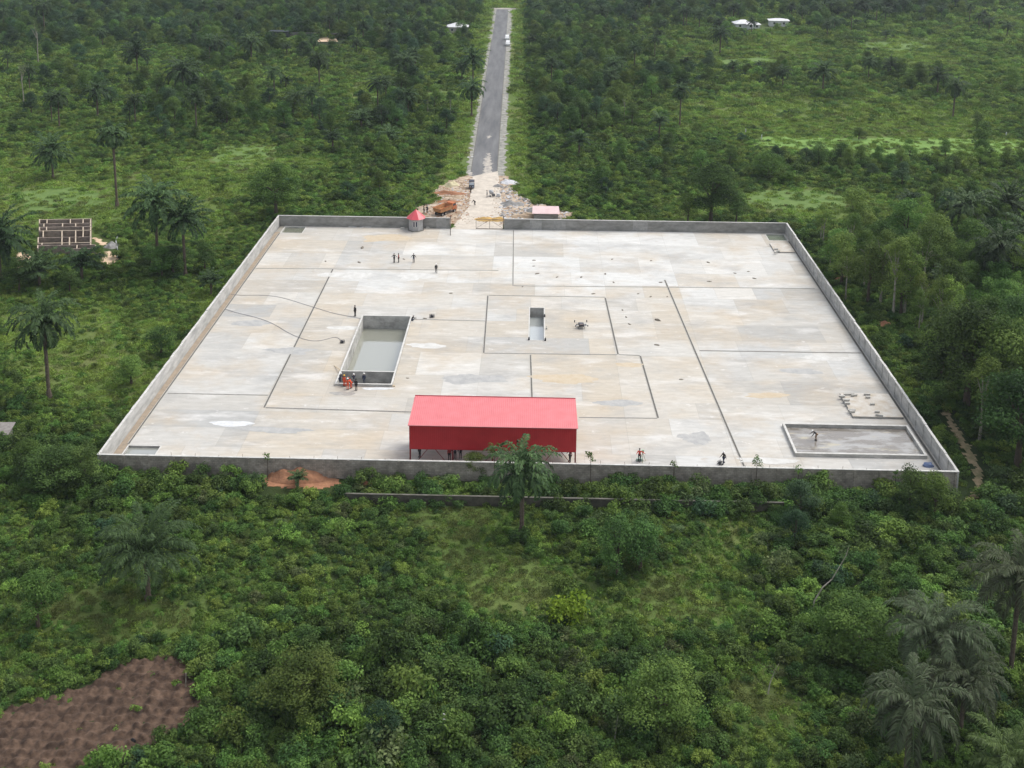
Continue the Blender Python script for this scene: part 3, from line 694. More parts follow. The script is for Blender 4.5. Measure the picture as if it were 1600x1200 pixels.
def wall(x0, y0, x1, y1, m, label, pil=0, side=1, patches=(), rough_top=False, gap=3.05):
    """wall between two corners with coping, pilasters on one side"""
    t_ = empty('boundary_wall', ((x0+x1)/2, (y0+y1)/2, 0)); tag(t_, label, 'wall', 'block walls round the yard')
    ox, oy = (x0+x1)/2, (y0+y1)/2
    b = MB(); b.box(x0-ox, y0-oy, -1., x1-ox, y1-oy, TW-.08); b.build('wall_body', m, t_)
    b = MB(); al = abs(x1-x0) > abs(y1-y0); e = .03; rr = random.Random(3)
    if rough_top:      # uneven unfinished coping in short lengths
        L_ = (y1-y0); n = int(L_/1.1)
        for i in range(n):
            j = rr.uniform(-.05, .09)*(rr.random() < .6); k = rr.uniform(0, .06)
            b.box(x0-ox-e-k-max(0, -j)*.5, y0-oy+L_*i/n+.005, TW-.08, x1-ox+e, y0-oy+L_*(i+1)/n-.005, TW+j*.9)
    else:
        b.box(x0-ox-(e if not al else 0), y0-oy-(e if al else 0), TW-.08, x1-ox+(e if not al else 0), y1-oy+(e if al else 0), TW)
    b.build('coping', COP, t_)
    if pil:
        L_ = (x1-x0) if al else (y1-y0); n = int(L_/gap)
        for i in range(n+1):
            b = MB(); s = L_*i/n
            if al: c = x0-ox+min(max(s, .15), L_-.15); yy = (y0-oy-.10, y0-oy+.002) if side < 0 else (y1-oy-.002, y1-oy+.10); b.box(c-.12, yy[0], -1., c+.12, yy[1], TW-.1)
            else: c = y0-oy+min(max(s, .15), L_-.15); xx = (x0-ox-.10, x0-ox+.002) if side < 0 else (x1-ox-.002, x1-ox+.10); b.box(xx[0], c-.12, -1., xx[1], c+.12, TW-.1)
            b.build('pilaster', m, t_)
    for (a0, a1, z0, z1) in patches:
        b = MB()
        if al: b.box(a0-ox, y0-oy-.012, z0, a1-ox, y0-oy, z1)
        b.build('render_patch', WP, t_)
    return t_
T = .22
wall(X0+T, Y0, X1-T, Y0+T, BLK, 'long front wall of grey brown blocks with pale coping, nearest the camera', pil=1, side=-1)
wall(X0, Y0, X0+T, Y1, WL, 'left side wall of the yard with rough broken coping', pil=0, rough_top=True)
wall(X1-T, Y0, X1, Y1, WL, 'right side wall of the yard with dark grey panels and stained inner face', pil=1, side=-1, rough_top=True)
xg0, xg1 = -18.15, -6.85
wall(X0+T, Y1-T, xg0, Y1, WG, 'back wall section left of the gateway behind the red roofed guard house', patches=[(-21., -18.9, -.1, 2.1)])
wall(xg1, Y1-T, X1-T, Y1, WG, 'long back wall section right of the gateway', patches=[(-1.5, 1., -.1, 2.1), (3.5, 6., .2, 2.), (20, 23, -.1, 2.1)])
# steel starter bars along the top of the front wall
b = MB(); rr = random.Random(9)
for i in range(33):
    x = X0+.4+i*2.95; h = rr.uniform(.18, .5)
    b.tube([(x, Y0+.1, TW-.02), (x+rr.uniform(-.06, .06), Y0+.1, TW+h)], .018, 5)
tag(b.build('starter_bars', mat('rust', (.12, .06, .035), .9)), 'rusty steel bars poking out of the front wall coping', 'steel bars', None, 'stuff')
# low wall in the bush in front
t_ = empty('low_wall', (3.5, LOWWALL_Y, 0)); tag(t_, 'low dark mossy wall half hidden in the bush in front of the yard', 'wall')
MOSS = mat('mossy_block', (.055, .05, .04), .95, (.12, .11, .085), 1.2, 7)
b = MB(); b.box(-26, -.1, -.6, 26, .1, .92); b.build('wall_body', MOSS, t_)
b = MB(); b.box(-26.02, -.13, .92, 26.02, .13, .99); b.build('coping', mat('mossy_cop', (.15, .14, .12), .9, (.08, .08, .06), 1), t_)
# gate leaves
GM = mat('gate_steel', (.16, .15, .14), .6, (.09, .06, .045), 3)
def gate(x, y, rz, w_, label):
    t_ = empty('gate_leaf', (x, y, 0), rz); tag(t_, label, 'gate')
    b = MB()
    for p, q in (((0, 0, .08), (w_, 0, .08)), ((0, 0, 2.05), (w_, 0, 2.05)), ((0, 0, .05), (0, 0, 2.1)), ((w_, 0, .05), (w_, 0, 2.1)), ((w_/2, 0, .08), (w_/2, 0, 2.05))): b.bar(p, q, .08)
    b.build('gate_frame', GM, t_)
    b = MB()
    for i in range(1, 20): b.bar((w_*i/20, .0, .1), (w_*i/20, .0, 2.03), .014)
    b.build('gate_bars', GM, t_)
    b = MB(); b.bar((0, .01, .1), (w_/2, .01, 2.), .04); b.bar((w_/2, .01, 2.), (w_, .01, .1), .04); b.build('gate_brace', GM, t_)
    return t_
gate(-12.7, Y1-.12, 0, 5.7, 'closed steel bar gate leaf standing in the right half of the gateway')
gate(-18.0, Y1-.3, R_(-86), 4.6, 'open gate leaf swung inwards beside the left gateway end')
for xx, lab in ((-18.0, 'thin steel gate post at the left end of the gateway'), (-6.98, 'thin steel gate post at the right end of the gateway')):
    o = MB().box(xx-.07, Y1-.19, -.3, xx+.07, Y1-.05, 2.75).tube([(xx, Y1-.12, 2.75), (xx, Y1-.12, 2.85)], [.1, .02], 8).build('gate_post', GM); tag(o, lab, 'post')

# ------------------------------------------------------------------ tanks and pits
WATER = {}
def water(name, x0, y0, x1, y1, z, c, parent=None, rough=.04, nb=.01):
    if name not in WATER:
        m, t = nodes('water_'+name); L = t.links.new
        o_ = N(t, 'ShaderNodeOutputMaterial'); p = N(t, 'ShaderNodeBsdfPrincipled'); p.inputs['Base Color'].default_value = col4(c)
        p.inputs['Roughness'].default_value = rough; p.inputs['IOR'].default_value = 1.5; p.inputs['Coat Weight'].default_value = 1.; p.inputs['Coat Roughness'].default_value = .03; p.inputs['Coat IOR'].default_value = 2.3
        n = N(t, 'ShaderNodeTexNoise'); n.inputs['Scale'].default_value = 2; n.inputs['Detail'].default_value = 3; b_ = N(t, 'ShaderNodeBump'); b_.inputs['Distance'].default_value = nb
        g = N(t, 'ShaderNodeNewGeometry'); L(g.outputs['Position'], n.inputs['Vector']); L(n.outputs[0], b_.inputs['Height']); L(b_.outputs[0], p.inputs['Normal']); L(b_.outputs[0], p.inputs['Coat Normal'])
        L(p.outputs[0], o_.inputs[0]); WATER[name] = m
    o = MB().box(x0, y0, z-.3, x1, y1, z).build('water', WATER[name]); return o
WOOD = mat('raw_wood', (.42, .33, .22), .85, (.55, .46, .33), 2)
def tank(x0, y0, x1, y1, rim, depth, th, name, label, wz, wc, wl, wn, rimh=.12, div=None, dry=False):
    x0, x1, y0, y1 = mX(x0), mX(x1), mY(y0), mY(y1)
    if div: div = mY(div)
    t_ = empty(name, ((x0+x1)/2, (y0+y1)/2, 0)); tag(t_, label, 'tank'); ox, oy = (x0+x1)/2, (y0+y1)/2
    def put(nm, a, m): b = MB(); b.box(a[0]-ox, a[1]-oy, a[2], a[3]-ox, a[4]-oy, a[5]); return b.build(nm, m, t_)
    for q in ((x0, y0, x1, y0+th), (x0, y1-th, x1, y1), (x0, y0+th, x0+th, y1-th), (x1-th, y0+th, x1, y1-th)):
        put('side_wall', (q[0], q[1], -depth, q[2], q[3], rim-.05), CT)
    b = MB(); e = .02
    b.box(x0-ox-e, y0-oy-e, rim-.05, x1-ox+e, y0-oy+th+e, rim); b.box(x0-ox-e, y1-oy-th-e, rim-.05, x1-ox+e, y1-oy+e, rim)
    b.box(x0-ox-e, y0-oy+th+e, rim-.05, x0-ox+th+e, y1-oy-th-e, rim); b.box(x1-ox-th-e, y0-oy+th+e, rim-.05, x1-ox+e, y1-oy-th-e, rim)
    b.build('rim', COP, t_)
    put('tank_floor', (x0+th, y0+th, -depth, x1-th, y1-th, -depth+.1), CD)
    if div:
        put('divider', (x0+th, div, -depth+.1, x1-th, div+.2, rim-.05), CT); put('divider_cap', (x0+th+.02, div-.02, rim-.05, x1-th-.02, div+.22, rim), COP)
    if wl:
        o = water(wn, x0+th, (div+.2 if div else y0+th), x1-th, y1-th, wz, wc); o.name = 'water'; tag(o, wl, None, None, 'structure')
    return t_
tank(-25.92, 106.15, -18.38, 127.45, .4, 2.6, .22, 'concrete_tank', 'deep open concrete tank with a divider, half full of still water', -1.9, (.27, .275, .225), 'still murky water reflecting the sky in the deep tank', 'tank', div=109.6)
tank(-.75, 120.55, 1.65, 132.05, .03, 2.6, .14, 'concrete_pit', 'narrow rectangular pit in the yard floor with a gauge on its rim', -1.7, (.40, .43, .42), 'pale water in the narrow pit', 'pit')
tank(30.6, 91.5, 45.8, 98.2, .5, .15, .26, 'shallow_pool', 'wide shallow pool with raised kerb in the right front corner', 0, (0, 0, 0), None, 'x')
tank(-47.25, 163.5, -43.15, 166.95, .04, .6, .12, 'sump', 'small green grey sump in the far left corner of the yard', -.22, (.20, .21, .15), 'greenish water in the far left sump', 'sump')
tank(42.85, 163.45, 46.45, 166.95, .04, .6, .12, 'sump', 'small green sump in the far right corner of the yard', -.22, (.20, .24, .17), 'greenish water in the far right sump', 'sumpr')
tank(-47.32, 88.4, -43.35, 91.12, .04, .6, .12, 'sump', 'small sump in the near left corner of the yard', -.25, (.27, .28, .25), 'pale water in the near left sump', 'sumpl')
# wet floor of the shallow pool
m, t = nodes('pool_floor'); L = t.links.new
o_ = N(t, 'ShaderNodeOutputMaterial'); p = N(t, 'ShaderNodeBsdfPrincipled'); g = N(t, 'ShaderNodeNewGeometry')
c = mixc(ramp(nz_(.35, (.6, 1.6, 1), 7, .65), .47, .56), (.19, .17, .145, 1), (.34, .33, .31, 1))
c = mixc(ramp(nz_(.55, (.5, 2., 1), 7, .65, 9), .58, .64), c, (.42, .38, .28, 1), .8); L(c, p.inputs['Base Color'])
L(ramp(nz_(.55, (.5, 2., 1), 7, .65, 9), .50, .60, (.06, .06, .06, 1), (.6, .6, .6, 1)), p.inputs['Roughness']); p.inputs['Coat Weight'].default_value = .5; p.inputs['Coat Roughness'].default_value = .08; L(p.outputs[0], o_.inputs[0])
b = MB(); b.box(mX(30.6)+.25, mY(91.5)+.25, -.04, mX(45.8)-.25, mY(98.2)-.25, .022); tag(b.build('wet_floor', m), 'wet brown floor with puddles inside the shallow pool', 'pool floor', None, 'structure')
# raised pads
def pad(x0, y0, x1, y1, h, label, blocks):
    x0, x1, y0, y1 = mX(x0), mX(x1), mY(y0), mY(y1)
    t_ = empty('concrete_pad', ((x0+x1)/2, (y0+y1)/2, 0)); tag(t_, label, 'platform'); ox, oy = (x0+x1)/2, (y0+y1)/2
    MB().box(x0-ox, y0-oy, -.02, x1-ox, y1-oy, h).build('pad_body', CG, t_)
    MB().box(x0-ox-.004, y0-oy-.004, h, x1-ox+.004, y1-oy+.004, h+.03).build('pad_top', mat('pad_top', (.55, .53, .49), .6, (.42, .36, .28), .8), t_)
    for i, (x, y, a, lx, ly, lab) in enumerate(blocks):
        o = MB().box(-lx/2, -ly/2, 0, lx/2, ly/2, .22).box(-lx/2-.03, -ly/2-.03, .222, lx/2+.03, ly/2+.03, .27).build('concrete_block', CL, None, (x, y, h+.032)); o.rotation_euler = (0, 0, a)
        tag(o, lab, 'block', 'loose concrete blocks on the pads')
    return t_
BP = [((655, 172), 0, .8, .3), ((700, 158), .1, 1.5, .15), ((735, 165), .3, .9, .2), ((820, 158), 0, .9, .2), ((826, 177), 0, .6, .3), ((682, 195), .1, .9, .35), ((690, 217), 0, .7, .3), ((855, 222), 0, .6, .25), ((718, 262), 0, 1., .25), ((722, 272), 0, .7, .2), ((887, 273), 0, .6, .25), ((900, 296), -.3, 1., .15)]
names = ['far left', 'far edge long thin', 'far edge middle', 'far edge right', 'far right', 'left side upper', 'left side middle', 'right side upper', 'near left long', 'near left short', 'right side lower', 'near right thin tilted']
bl = []
for (q, a, lx, ly), nm in zip(BP, names):
    gpt = G(1160+q[0]/4.21, 580+q[1]/4.21, .3); bl.append((gpt.x, gpt.y, a, lx, ly, 'pale loose block at the %s of the pad beside the shallow pool' % nm))
pad(39.85, 100.4, 46.1, 106.3, .28, 'low concrete pad scattered with blocks beside the right wall', bl)
bl = [(G(1060+q[0]/2.963, 300+q[1]/2.963, .2).x, G(1060+q[0]/2.963, 300+q[1]/2.963, .2).y, .2, .7, .3, 'pale block, %s on the small far right pad' % nm) for q, nm in (((452, 268), 'farthest'), ((460, 277), 'middle one'), ((450, 284), 'nearest'))]
pad(42.6, 157.2, 46.2, 161.5, .2, 'small concrete pad near the far right corner', bl)

# ------------------------------------------------------------------ red shed
RED = mat('red_sheet', (.43, .022, .028), .45, (.50, .032, .038), 1.3, spec=.4)
def corr(name, base, c2, rough, coat):
    m, t = nodes(name); L = t.links.new
    o_ = N(t, 'ShaderNodeOutputMaterial'); p = N(t, 'ShaderNodeBsdfPrincipled'); p.inputs['Roughness'].default_value = rough; p.inputs['Coat Weight'].default_value = coat; p.inputs['Coat Roughness'].default_value = .35
    g = N(t, 'ShaderNodeNewGeometry'); sp = N(t, 'ShaderNodeSeparateXYZ'); L(g.outputs['Position'], sp.inputs[0])
    mu = N(t, 'ShaderNodeMath', operation='MULTIPLY'); mu.inputs[1].default_value = 2*math.pi/.25; si = N(t, 'ShaderNodeMath', operation='SINE'); L(sp.outputs['X'], mu.inputs[0]); L(mu.outputs[0], si.inputs[0])
    b_ = N(t, 'ShaderNodeBump'); b_.inputs['Distance'].default_value = .008; L(si.outputs[0], b_.inputs['Height']); L(b_.outputs[0], p.inputs['Normal'])
    n = N(t, 'ShaderNodeTexNoise'); n.inputs['Scale'].default_value = .8; n.inputs['Detail'].default_value = 6; L(g.outputs['Position'], n.inputs['Vector'])
    r = N(t, 'ShaderNodeValToRGB'); e = r.color_ramp.elements; e[0].position = .3; e[1].position = .7; e[0].color = col4(base); e[1].color = col4(c2); L(n.outputs[0], r.inputs[0]); L(r.outputs[0], p.inputs['Base Color'])
    L(p.outputs[0], o_.inputs[0]); return m
REDW_ = corr('red_cladding', (.40, .016, .022), (.48, .024, .030), .5, .0)
REDR = corr('red_roof_sky_tint', (.60, .128, .138), (.66, .16, .17), .45, .5)  # cladding red made paler and pinker: sky light on the roof painted in
REDR2 = corr('red_small_roof', (.55, .055, .075), (.60, .07, .09), .4, .4)
FRAME = mat('dark_red_steel', (.17, .02, .022), .5)
t_ = empty('red_shed', (-5.2, 133., 0)); tag(t_, 'long red metal shed with a pinkish sheet roof standing behind the front wall', 'shed')
xa, xb, ya, yb, ze, zr, zc = -10.45, 10.45, 0., 6.3, 5.72, 6.38, 2.36
th = .05
def rz(y_): return ze+(zr-ze)*(y_-ya)/(yb-ya)
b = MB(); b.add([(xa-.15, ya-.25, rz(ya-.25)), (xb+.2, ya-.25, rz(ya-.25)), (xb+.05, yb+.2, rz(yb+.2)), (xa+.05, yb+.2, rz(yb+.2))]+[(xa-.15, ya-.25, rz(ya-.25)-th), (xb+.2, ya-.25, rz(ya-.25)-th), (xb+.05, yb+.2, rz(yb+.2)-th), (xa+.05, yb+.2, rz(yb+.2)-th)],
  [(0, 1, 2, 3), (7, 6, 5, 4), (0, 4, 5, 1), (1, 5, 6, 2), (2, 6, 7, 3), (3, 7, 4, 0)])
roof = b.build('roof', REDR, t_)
MB().bar((xa+.04, yb+.22, zr+.03), (xb+.06, yb+.22, zr+.03), .12, .10).build('flashing', mat('ridge_red', (.30, .03, .04), .5), roof)
MB().bar((xa-.16, ya-.29, ze-.06), (xb+.21, ya-.29, ze-.06), .05, .08).build('gutter', mat('gutter_pink', (.66, .25, .26), .5), roof)
MB().box(xa, ya-.03, zc, xb, ya+.03, ze-.05).build('cladding', REDW_, t_); MB().box(xa, yb-.03, zc, xb, yb+.03, zr-.08).build('cladding', REDW_, t_)
for x_ in (xa, xb):
    b = MB(); q_ = [(ya+.04, zc), (yb-.04, zc), (yb-.04, zr-.12), (ya+.04, ze-.12)]
    b.add([(x_-.03, a, c) for a, c in q_]+[(x_+.03, a, c) for a, c in q_], [(0, 1, 2, 3), (7, 6, 5, 4), (0, 4, 5, 1), (1, 5, 6, 2), (2, 6, 7, 3), (3, 7, 4, 0)]); b.build('end_cladding', REDW_, t_)
px_ = [xa+.08, xa+(xb-xa)*.26, xa+(xb-xa)*.5, xa+(xb-xa)*.75, xb-.08]
for x_ in px_:
    for y_ in (ya+.12, yb-.12): MB().box(x_-.09, y_-.09, 0, x_+.09, y_+.09, ze-.15).box(x_-.2, y_-.2, 0, x_+.2, y_+.2, .03).build('post', FRAME, t_)
for cx in (xa+2.75, xa+11.2, xb-2.35):
    for s in (-1, 1): MB().bar((cx+s*.35, ya+.12, zc+.1), (cx+s*2.2, ya+.12, .1), .07, .07, up=(0, 1, 0)).build('brace', FRAME, t_)
MB().bar((xa, ya+.12, zc-.06), (xb, ya+.12, zc-.06), .08, .10).build('bottom_rail', FRAME, t_)

# guard house ------------------------------------------------------
gx, gy = G(649, 362, 0).x, G(649, 362, 0).y+1.45
t_ = empty('guard_house', (gx, gy, 0)); tag(t_, 'small grey guard house with a red pyramid roof beside the gateway', 'guard house')
def ngon(r, z, n=8, ph=.3927): return [(r*math.cos(ph+2*math.pi*k/n), r*math.sin(ph+2*math.pi*k/n), z) for k in range(n)]
b = MB(); b.add(ngon(1.55, 0)+ngon(1.55, 2.75), [(k, (k+1) % 8, 8+(k+1) % 8, 8+k) for k in range(8)]); b.build('wall', mat('guard_wall', (.40, .40, .39), .85, (.30, .30, .30), 1.5), t_)
b = MB(); b.add(ngon(1.8, -.02)+ngon(1.8, .14), [(k, (k+1) % 8, 8+(k+1) % 8, 8+k) for k in range(8)]+[tuple(range(8, 16))]); b.build('plinth', CD, t_)
b = MB(); b.add(ngon(2.05, 2.62)+ngon(.08, 4.35), [(k, (k+1) % 8, 8+(k+1) % 8, 8+k) for k in range(8)]+[tuple(range(8, 16)), tuple(reversed(range(8)))]); rf = b.build('roof', REDR2, t_)
MB().tube([(0, 0, 4.3), (0, 0, 4.75)], [.09, .02], 6).build('finial', FRAME, rf)
for s in (-.27, .27):
    wq = MB().box(s-.19, -1.475, .95, s+.19, -1.42, 2.15).build('window', mat('white_frame', (.7, .7, .7), .5), t_)
    MB().box(s-.14, -1.485, 1.0, s+.14, -1.476, 2.1).build('pane', mat('dark_glass', (.02, .03, .06), .1, spec=.6), wq)
MB().box(1.36, -.45, .02, 1.46, .45, 2.1).build('door', mat('door_grey', (.1, .09, .09), .5), t_)
for i, (u, v, l, lab) in enumerate(((629, 358, 1., 'small pile of slabs left of the guard house'), (668, 357, .9, 'small pile of slabs right of the guard house'))):
    g_ = G(u, v, 0); b = MB()
    for k in range(4): b.box(-l/2+k*.06, -.3+.05*k, k*.09, l/2-.05*k, .3-.04*k, k*.09+.08)
    o = b.build('slab_pile', CL, None, (g_.x, g_.y, 0)); tag(o, lab, 'slabs')
# pipes lying by the back wall
for i, (u0, v0, u1, v1, lab) in enumerate(((530, 353, 557, 355, 'thin pale pipe lying at the foot of the back wall'), (560, 354, 580, 355, 'short pale pipe bundle lying by the back wall'), (562, 356, 578, 352, 'pale pipe crossing the bundle by the back wall'))):
    a, c = G(u0, v0, .06), G(u1, v1, .06); o = MB().tube([a, c], .07, 7).build('pipe', mat('pvc', (.55, .56, .56), .4)); tag(o, lab, 'pipe')
o = MB().bar(G(522, 571, 0), G(532, 583, 0)+Vector((0, 0, .5)), .12, .05).build('plank', WOOD); o['label'] = 'raw timber plank leaning on the near left corner of the tank'; o['category'] = 'plank'
for k, (u, v, l) in enumerate(((600, 604, 3.2), (560, 603, 2.2))):
    g_ = G(u, v, 0); o = MB().box(-l/2, -.12, .0, l/2, .12, .16).build('timber_beam', WOOD, None, (g_.x, g_.y+.1, .0)); o.rotation_euler = (0, 0, .05*k); tag(o, ('long timber beam lying against the tank front', 'shorter timber beam behind the orange suited workers')[k], 'beam')

# ------------------------------------------------------------------ hoses, pumps, small things on the yard
HOSE = mat('hose', (.22, .22, .25), .5)
def hose(P, label, r=.032):
    W_ = [G(u, v, .05) for u, v in P]; pts = []
    for i in range(len(W_)-1):
        a = W_[max(0, i-1)]; b_ = W_[i]; c_ = W_[i+1]; d = W_[min(len(W_)-1, i+2)]
        for k in range(6):
            s = k/6; pts.append(.5*((2*b_)+(c_-a)*s+(2*a-5*b_+4*c_-d)*s*s+(3*b_-a-3*c_+d)*s**3))
    pts.append(W_[-1]); o = MB().tube(pts, r, 6).build('hose', HOSE); tag(o, label, 'hose', 'hoses on the yard')
hose([(361, 460), (376, 461), (430, 463), (487, 479), (520, 489), (556, 496), (572, 500)], 'upper grey hose running from the left wall to the back of the tank')
hose([(352, 483), (368, 488), (400, 496), (425, 505), (455, 522), (480, 531), (500, 532), (523, 527), (532, 531), (535, 535)], 'lower wavy grey hose running from the left wall to the pump')
DKM = mat('dark_metal', (.03, .03, .032), .5)
def pump(u, v, label, s=1., c=None):
    g_ = G(u, v, 0); t_ = empty('water_pump', (g_.x, g_.y, 0), rnd.random()); tag(t_, label, 'pump'); t_.scale = (s, s, s)
    b = MB(); b.bar((-.35, -.2, .04), (.35, -.2, .04), .05); b.bar((-.35, .2, .04), (.35, .2, .04), .05); b.bar((-.35, -.2, .45), (.35, -.2, .45), .04); b.bar((-.35, .2, .45), (.35, .2, .45), .04)
    for x in (-.35, .35):
        for y in (-.2, .2): b.bar((x, y, .02), (x, y, .46), .04)
    b.build('frame', DKM, t_)
    MB().box(-.25, -.15, .08, .12, .15, .38).tube([(-.07, 0, .36), (-.07, 0, .44)], .13, 10).build('motor', c or mat('pump_body', (.05, .05, .06), .4), t_)
    MB().tube([(.12, 0, .2), (.33, 0, .2)], .11, 10).tube([(.22, 0, .2), (.22, 0, .42)], .05, 8).build('pump_housing', mat('pump_grey', (.2, .2, .2), .4), t_)
pump(535, 536, 'small dark water pump at the end of the lower hose'); pump(675, 496, 'dark boxed water pump alone on the yard right of the tank', 1.1)
pump(1125, 725, 'small engine on the ground beside the dark clad person near the front wall', .9)
# four rotor frame: a drone standing on the yard
g_ = G(908, 512, 0); t_ = empty('quadcopter_drone', (g_.x, g_.y, 0), .06); tag(t_, 'large dark four armed drone standing on its legs on the yard', 'drone')
b = MB(); b.box(-.45, -.62, .42, .45, .62, .66); b.box(-.38, -.72, .46, .38, .72, .6); b.build('body', mat('drone_dark', (.028, .028, .032), .45), t_)
MB().box(-.3, -.2, .662, .3, .45, .78).build('battery', mat('drone_panel', (.10, .10, .11), .3), t_)
MB().box(-.28, -.5, .662, .28, -.26, .72).build('panel', mat('drone_pinkish', (.22, .17, .16), .5), t_)
WHT = mat('drone_white', (.62, .61, .58), .4)
for sx in (-1, 1):
    for sy in (-1, 1):
        ex, ey = sx*1.0, sy*.86
        ar = MB().tube([(sx*.4, sy*.45, .58), (ex, ey, .66)], .05, 7).build('arm', WHT, t_)
        MB().tube([(ex, ey, .58), (ex, ey, .98 if sy > 0 else .8)], .085, 9).build('motor', DKM, ar)
        MB().bar((ex-.34*sx, ey+.1, 1. if sy > 0 else .82), (ex+.3*sx, ey-.1, 1. if sy > 0 else .82), .06, .015).build('rotor', WHT, ar)
        MB().tube([(sx*.42, sy*.4, .45), (sx*.55, sy*.5, 0)], .025, 6).build('leg', DKM, t_)
for sx in (-1, 1): MB().box(sx*.72-.14, -.18, .36, sx*.72+.14, .12, .62).bar((sx*.45, 0, .5), (sx*.6, 0, .5), .06).build('side_pod', DKM if sx < 0 else mat('pod', (.13, .14, .16), .4), t_)
# pale gauge boxes on the narrow pit
for i, (u, v, lab) in enumerate(((851, 495, 'tiny dark valve box at the far right edge of the narrow pit'), (854, 514, 'pale valve box at the middle right edge of the narrow pit'), (852, 532, 'dark valve box at the near right corner of the narrow pit'), (826.5, 531, 'dark valve box at the near left corner of the narrow pit'))):
    q = G(u, v, 0); o = MB().box(-.13, -.2, 0, .13, .2, .32).tube([(0, 0, .32), (0, 0, .5)], .06, 8).build('valve_box', DKM if i != 1 else CL, None, (q.x, q.y, .0)); tag(o, lab, 'valve')
# lumps of dark mortar
LUMP = mat('mortar_lump', (.14, .125, .105), .9, (.26, .23, .18), 6)
ml = []
for i in range(4):
    b = MB(); b.ball((0, 0, 0), (1, .75, .42), 12, 4, jit=.16, half=True); ml.append(b)
Z7 = [(398, 20, 1), (397, 47, .8), (412, 82, 1.3), (505, 98, .9), (617, 98, 1), (728, 83, 1), (767, 122, .9), (1205, 30, 1.2), (1328, 80, .9), (1418, 104, 1.1), (1210, 118, 1.1), (985, 122, 1), (673, 175, 1.1), (880, 175, .8), (938, 188, .9), (1015, 188, .7), (808, 250, .8), (825, 283, .8), (840, 316, .9), (970, 298, 1.5), (967, 412, 1.2), (1080, 572, .9), (1390, 72, .8), (940, 22, .8), (760, 15, .9), (345, 142, .7)]
Z6 = [(670, 170, 1.6), (500, 232, .9), (655, 237, 1.3), (862, 222, .9), (960, 497, 1), (880, 773, .7), (1080, 380, 1.)]
lump_me = None
def zone_word(u, v):
    a = 'far' if v < 460 else ('middle' if v < 590 else 'near'); b_ = 'left' if u < 620 else ('centre' if u < 1000 else 'right'); return a+' '+b_
lumps = [(700+a/2.963, 400+b_/2.963, s) for a, b_, s in Z7]+[(340+a/2.963, 330+b_/2.963, s) for a, b_, s in Z6]
first = [x.build('mortar_lump', LUMP) for x in ml]
zc_ = {}
for i, (u, v, s) in enumerate(lumps):
    q = G(u, v, 0); o = first[i] if i < 4 else first[i % 4].copy()
    if i >= 4: COL.objects.link(o)
    o.location = (q.x, q.y, 0); k = s*.26; o.scale = (k*1.5, k, k*(1. if s < 1.45 else 1.6)); o.rotation_euler = (0, 0, i*.3)
    z = zone_word(u, v); near = sorted([(math.hypot(u-a, v-c_), n_) for a, c_, n_ in ((908, 510, 'the drone'), (838, 505, 'the narrow pit'), (1037, 445, 'the head of the long right drain'), (801, 400, 'the long far drain line'), (1210, 370, 'the far right sump'), (600, 540, 'the deep tank'), (630, 400, 'the group of three far people'), (682, 420, 'the lone far person'), (770, 660, 'the red shed'))])[0][1]
    key = (z, near); zc_.setdefault(key, []).append((u, o))
ORD = ['leftmost', 'second from left', 'third from left', 'fourth from left', 'fifth from left', 'sixth from left', 'seventh from left', 'eighth from left', 'ninth from left', 'tenth from left', 'eleventh from left', 'twelfth from left', 'thirteenth from left', 'fourteenth from left', 'fifteenth from left', 'sixteenth from left']
def ordlab(k, n, from_='left'):
    if n == 1: return 'only'
    if k == n-1: return 'rightmost'
    if k < len(ORD): return ORD[k]
    r = n-1-k
    return (ORD[r].replace('left', 'right') if r < len(ORD) and r > 0 else '%dth from left' % (k+1))
for (z, near), L_ in zc_.items():
    L_.sort(key=lambda a: a[0])
    for k, (u, o) in enumerate(L_): tag(o, 'dark lump, %s yard, %s near %s' % (z, ordlab(k, len(L_)), near), 'mortar lump', 'dark lumps on the concrete yard')

# ------------------------------------------------------------------ people
def skinned(name, J, E_, mat_, parent, root=0, sub=1):
    me = bpy.data.meshes.new(name); me.from_pydata([j[0] for j in J], E_, []); me.materials.append(mat_)
    o = bpy.data.objects.new(name, me); COL.objects.link(o); o.parent = parent
    sk = o.modifiers.new('skin', 'SKIN'); sk.use_smooth_shade = True
    if not me.skin_vertices: 
        bm_ = __import__('bmesh').new(); bm_.from_mesh(me); bm_.verts.layers.skin.verify(); bm_.to_mesh(me); bm_.free()
    for i, j in enumerate(J):
        me.skin_vertices[0].data[i].radius = (j[1], j[1]*(j[2] if len(j) > 2 else 1)); me.skin_vertices[0].data[i].use_root = (i == root)
    if sub: s = o.modifiers.new('sub', 'SUBSURF'); s.levels = sub; s.render_levels = sub
    return o
SKIN = mat('skin', (.10, .055, .035), .55)
def cloth(c): return mat('cloth_%02d_%02d_%02d' % tuple(int(99*min(.99, a)) for a in c), c, .85)
POSE = {}
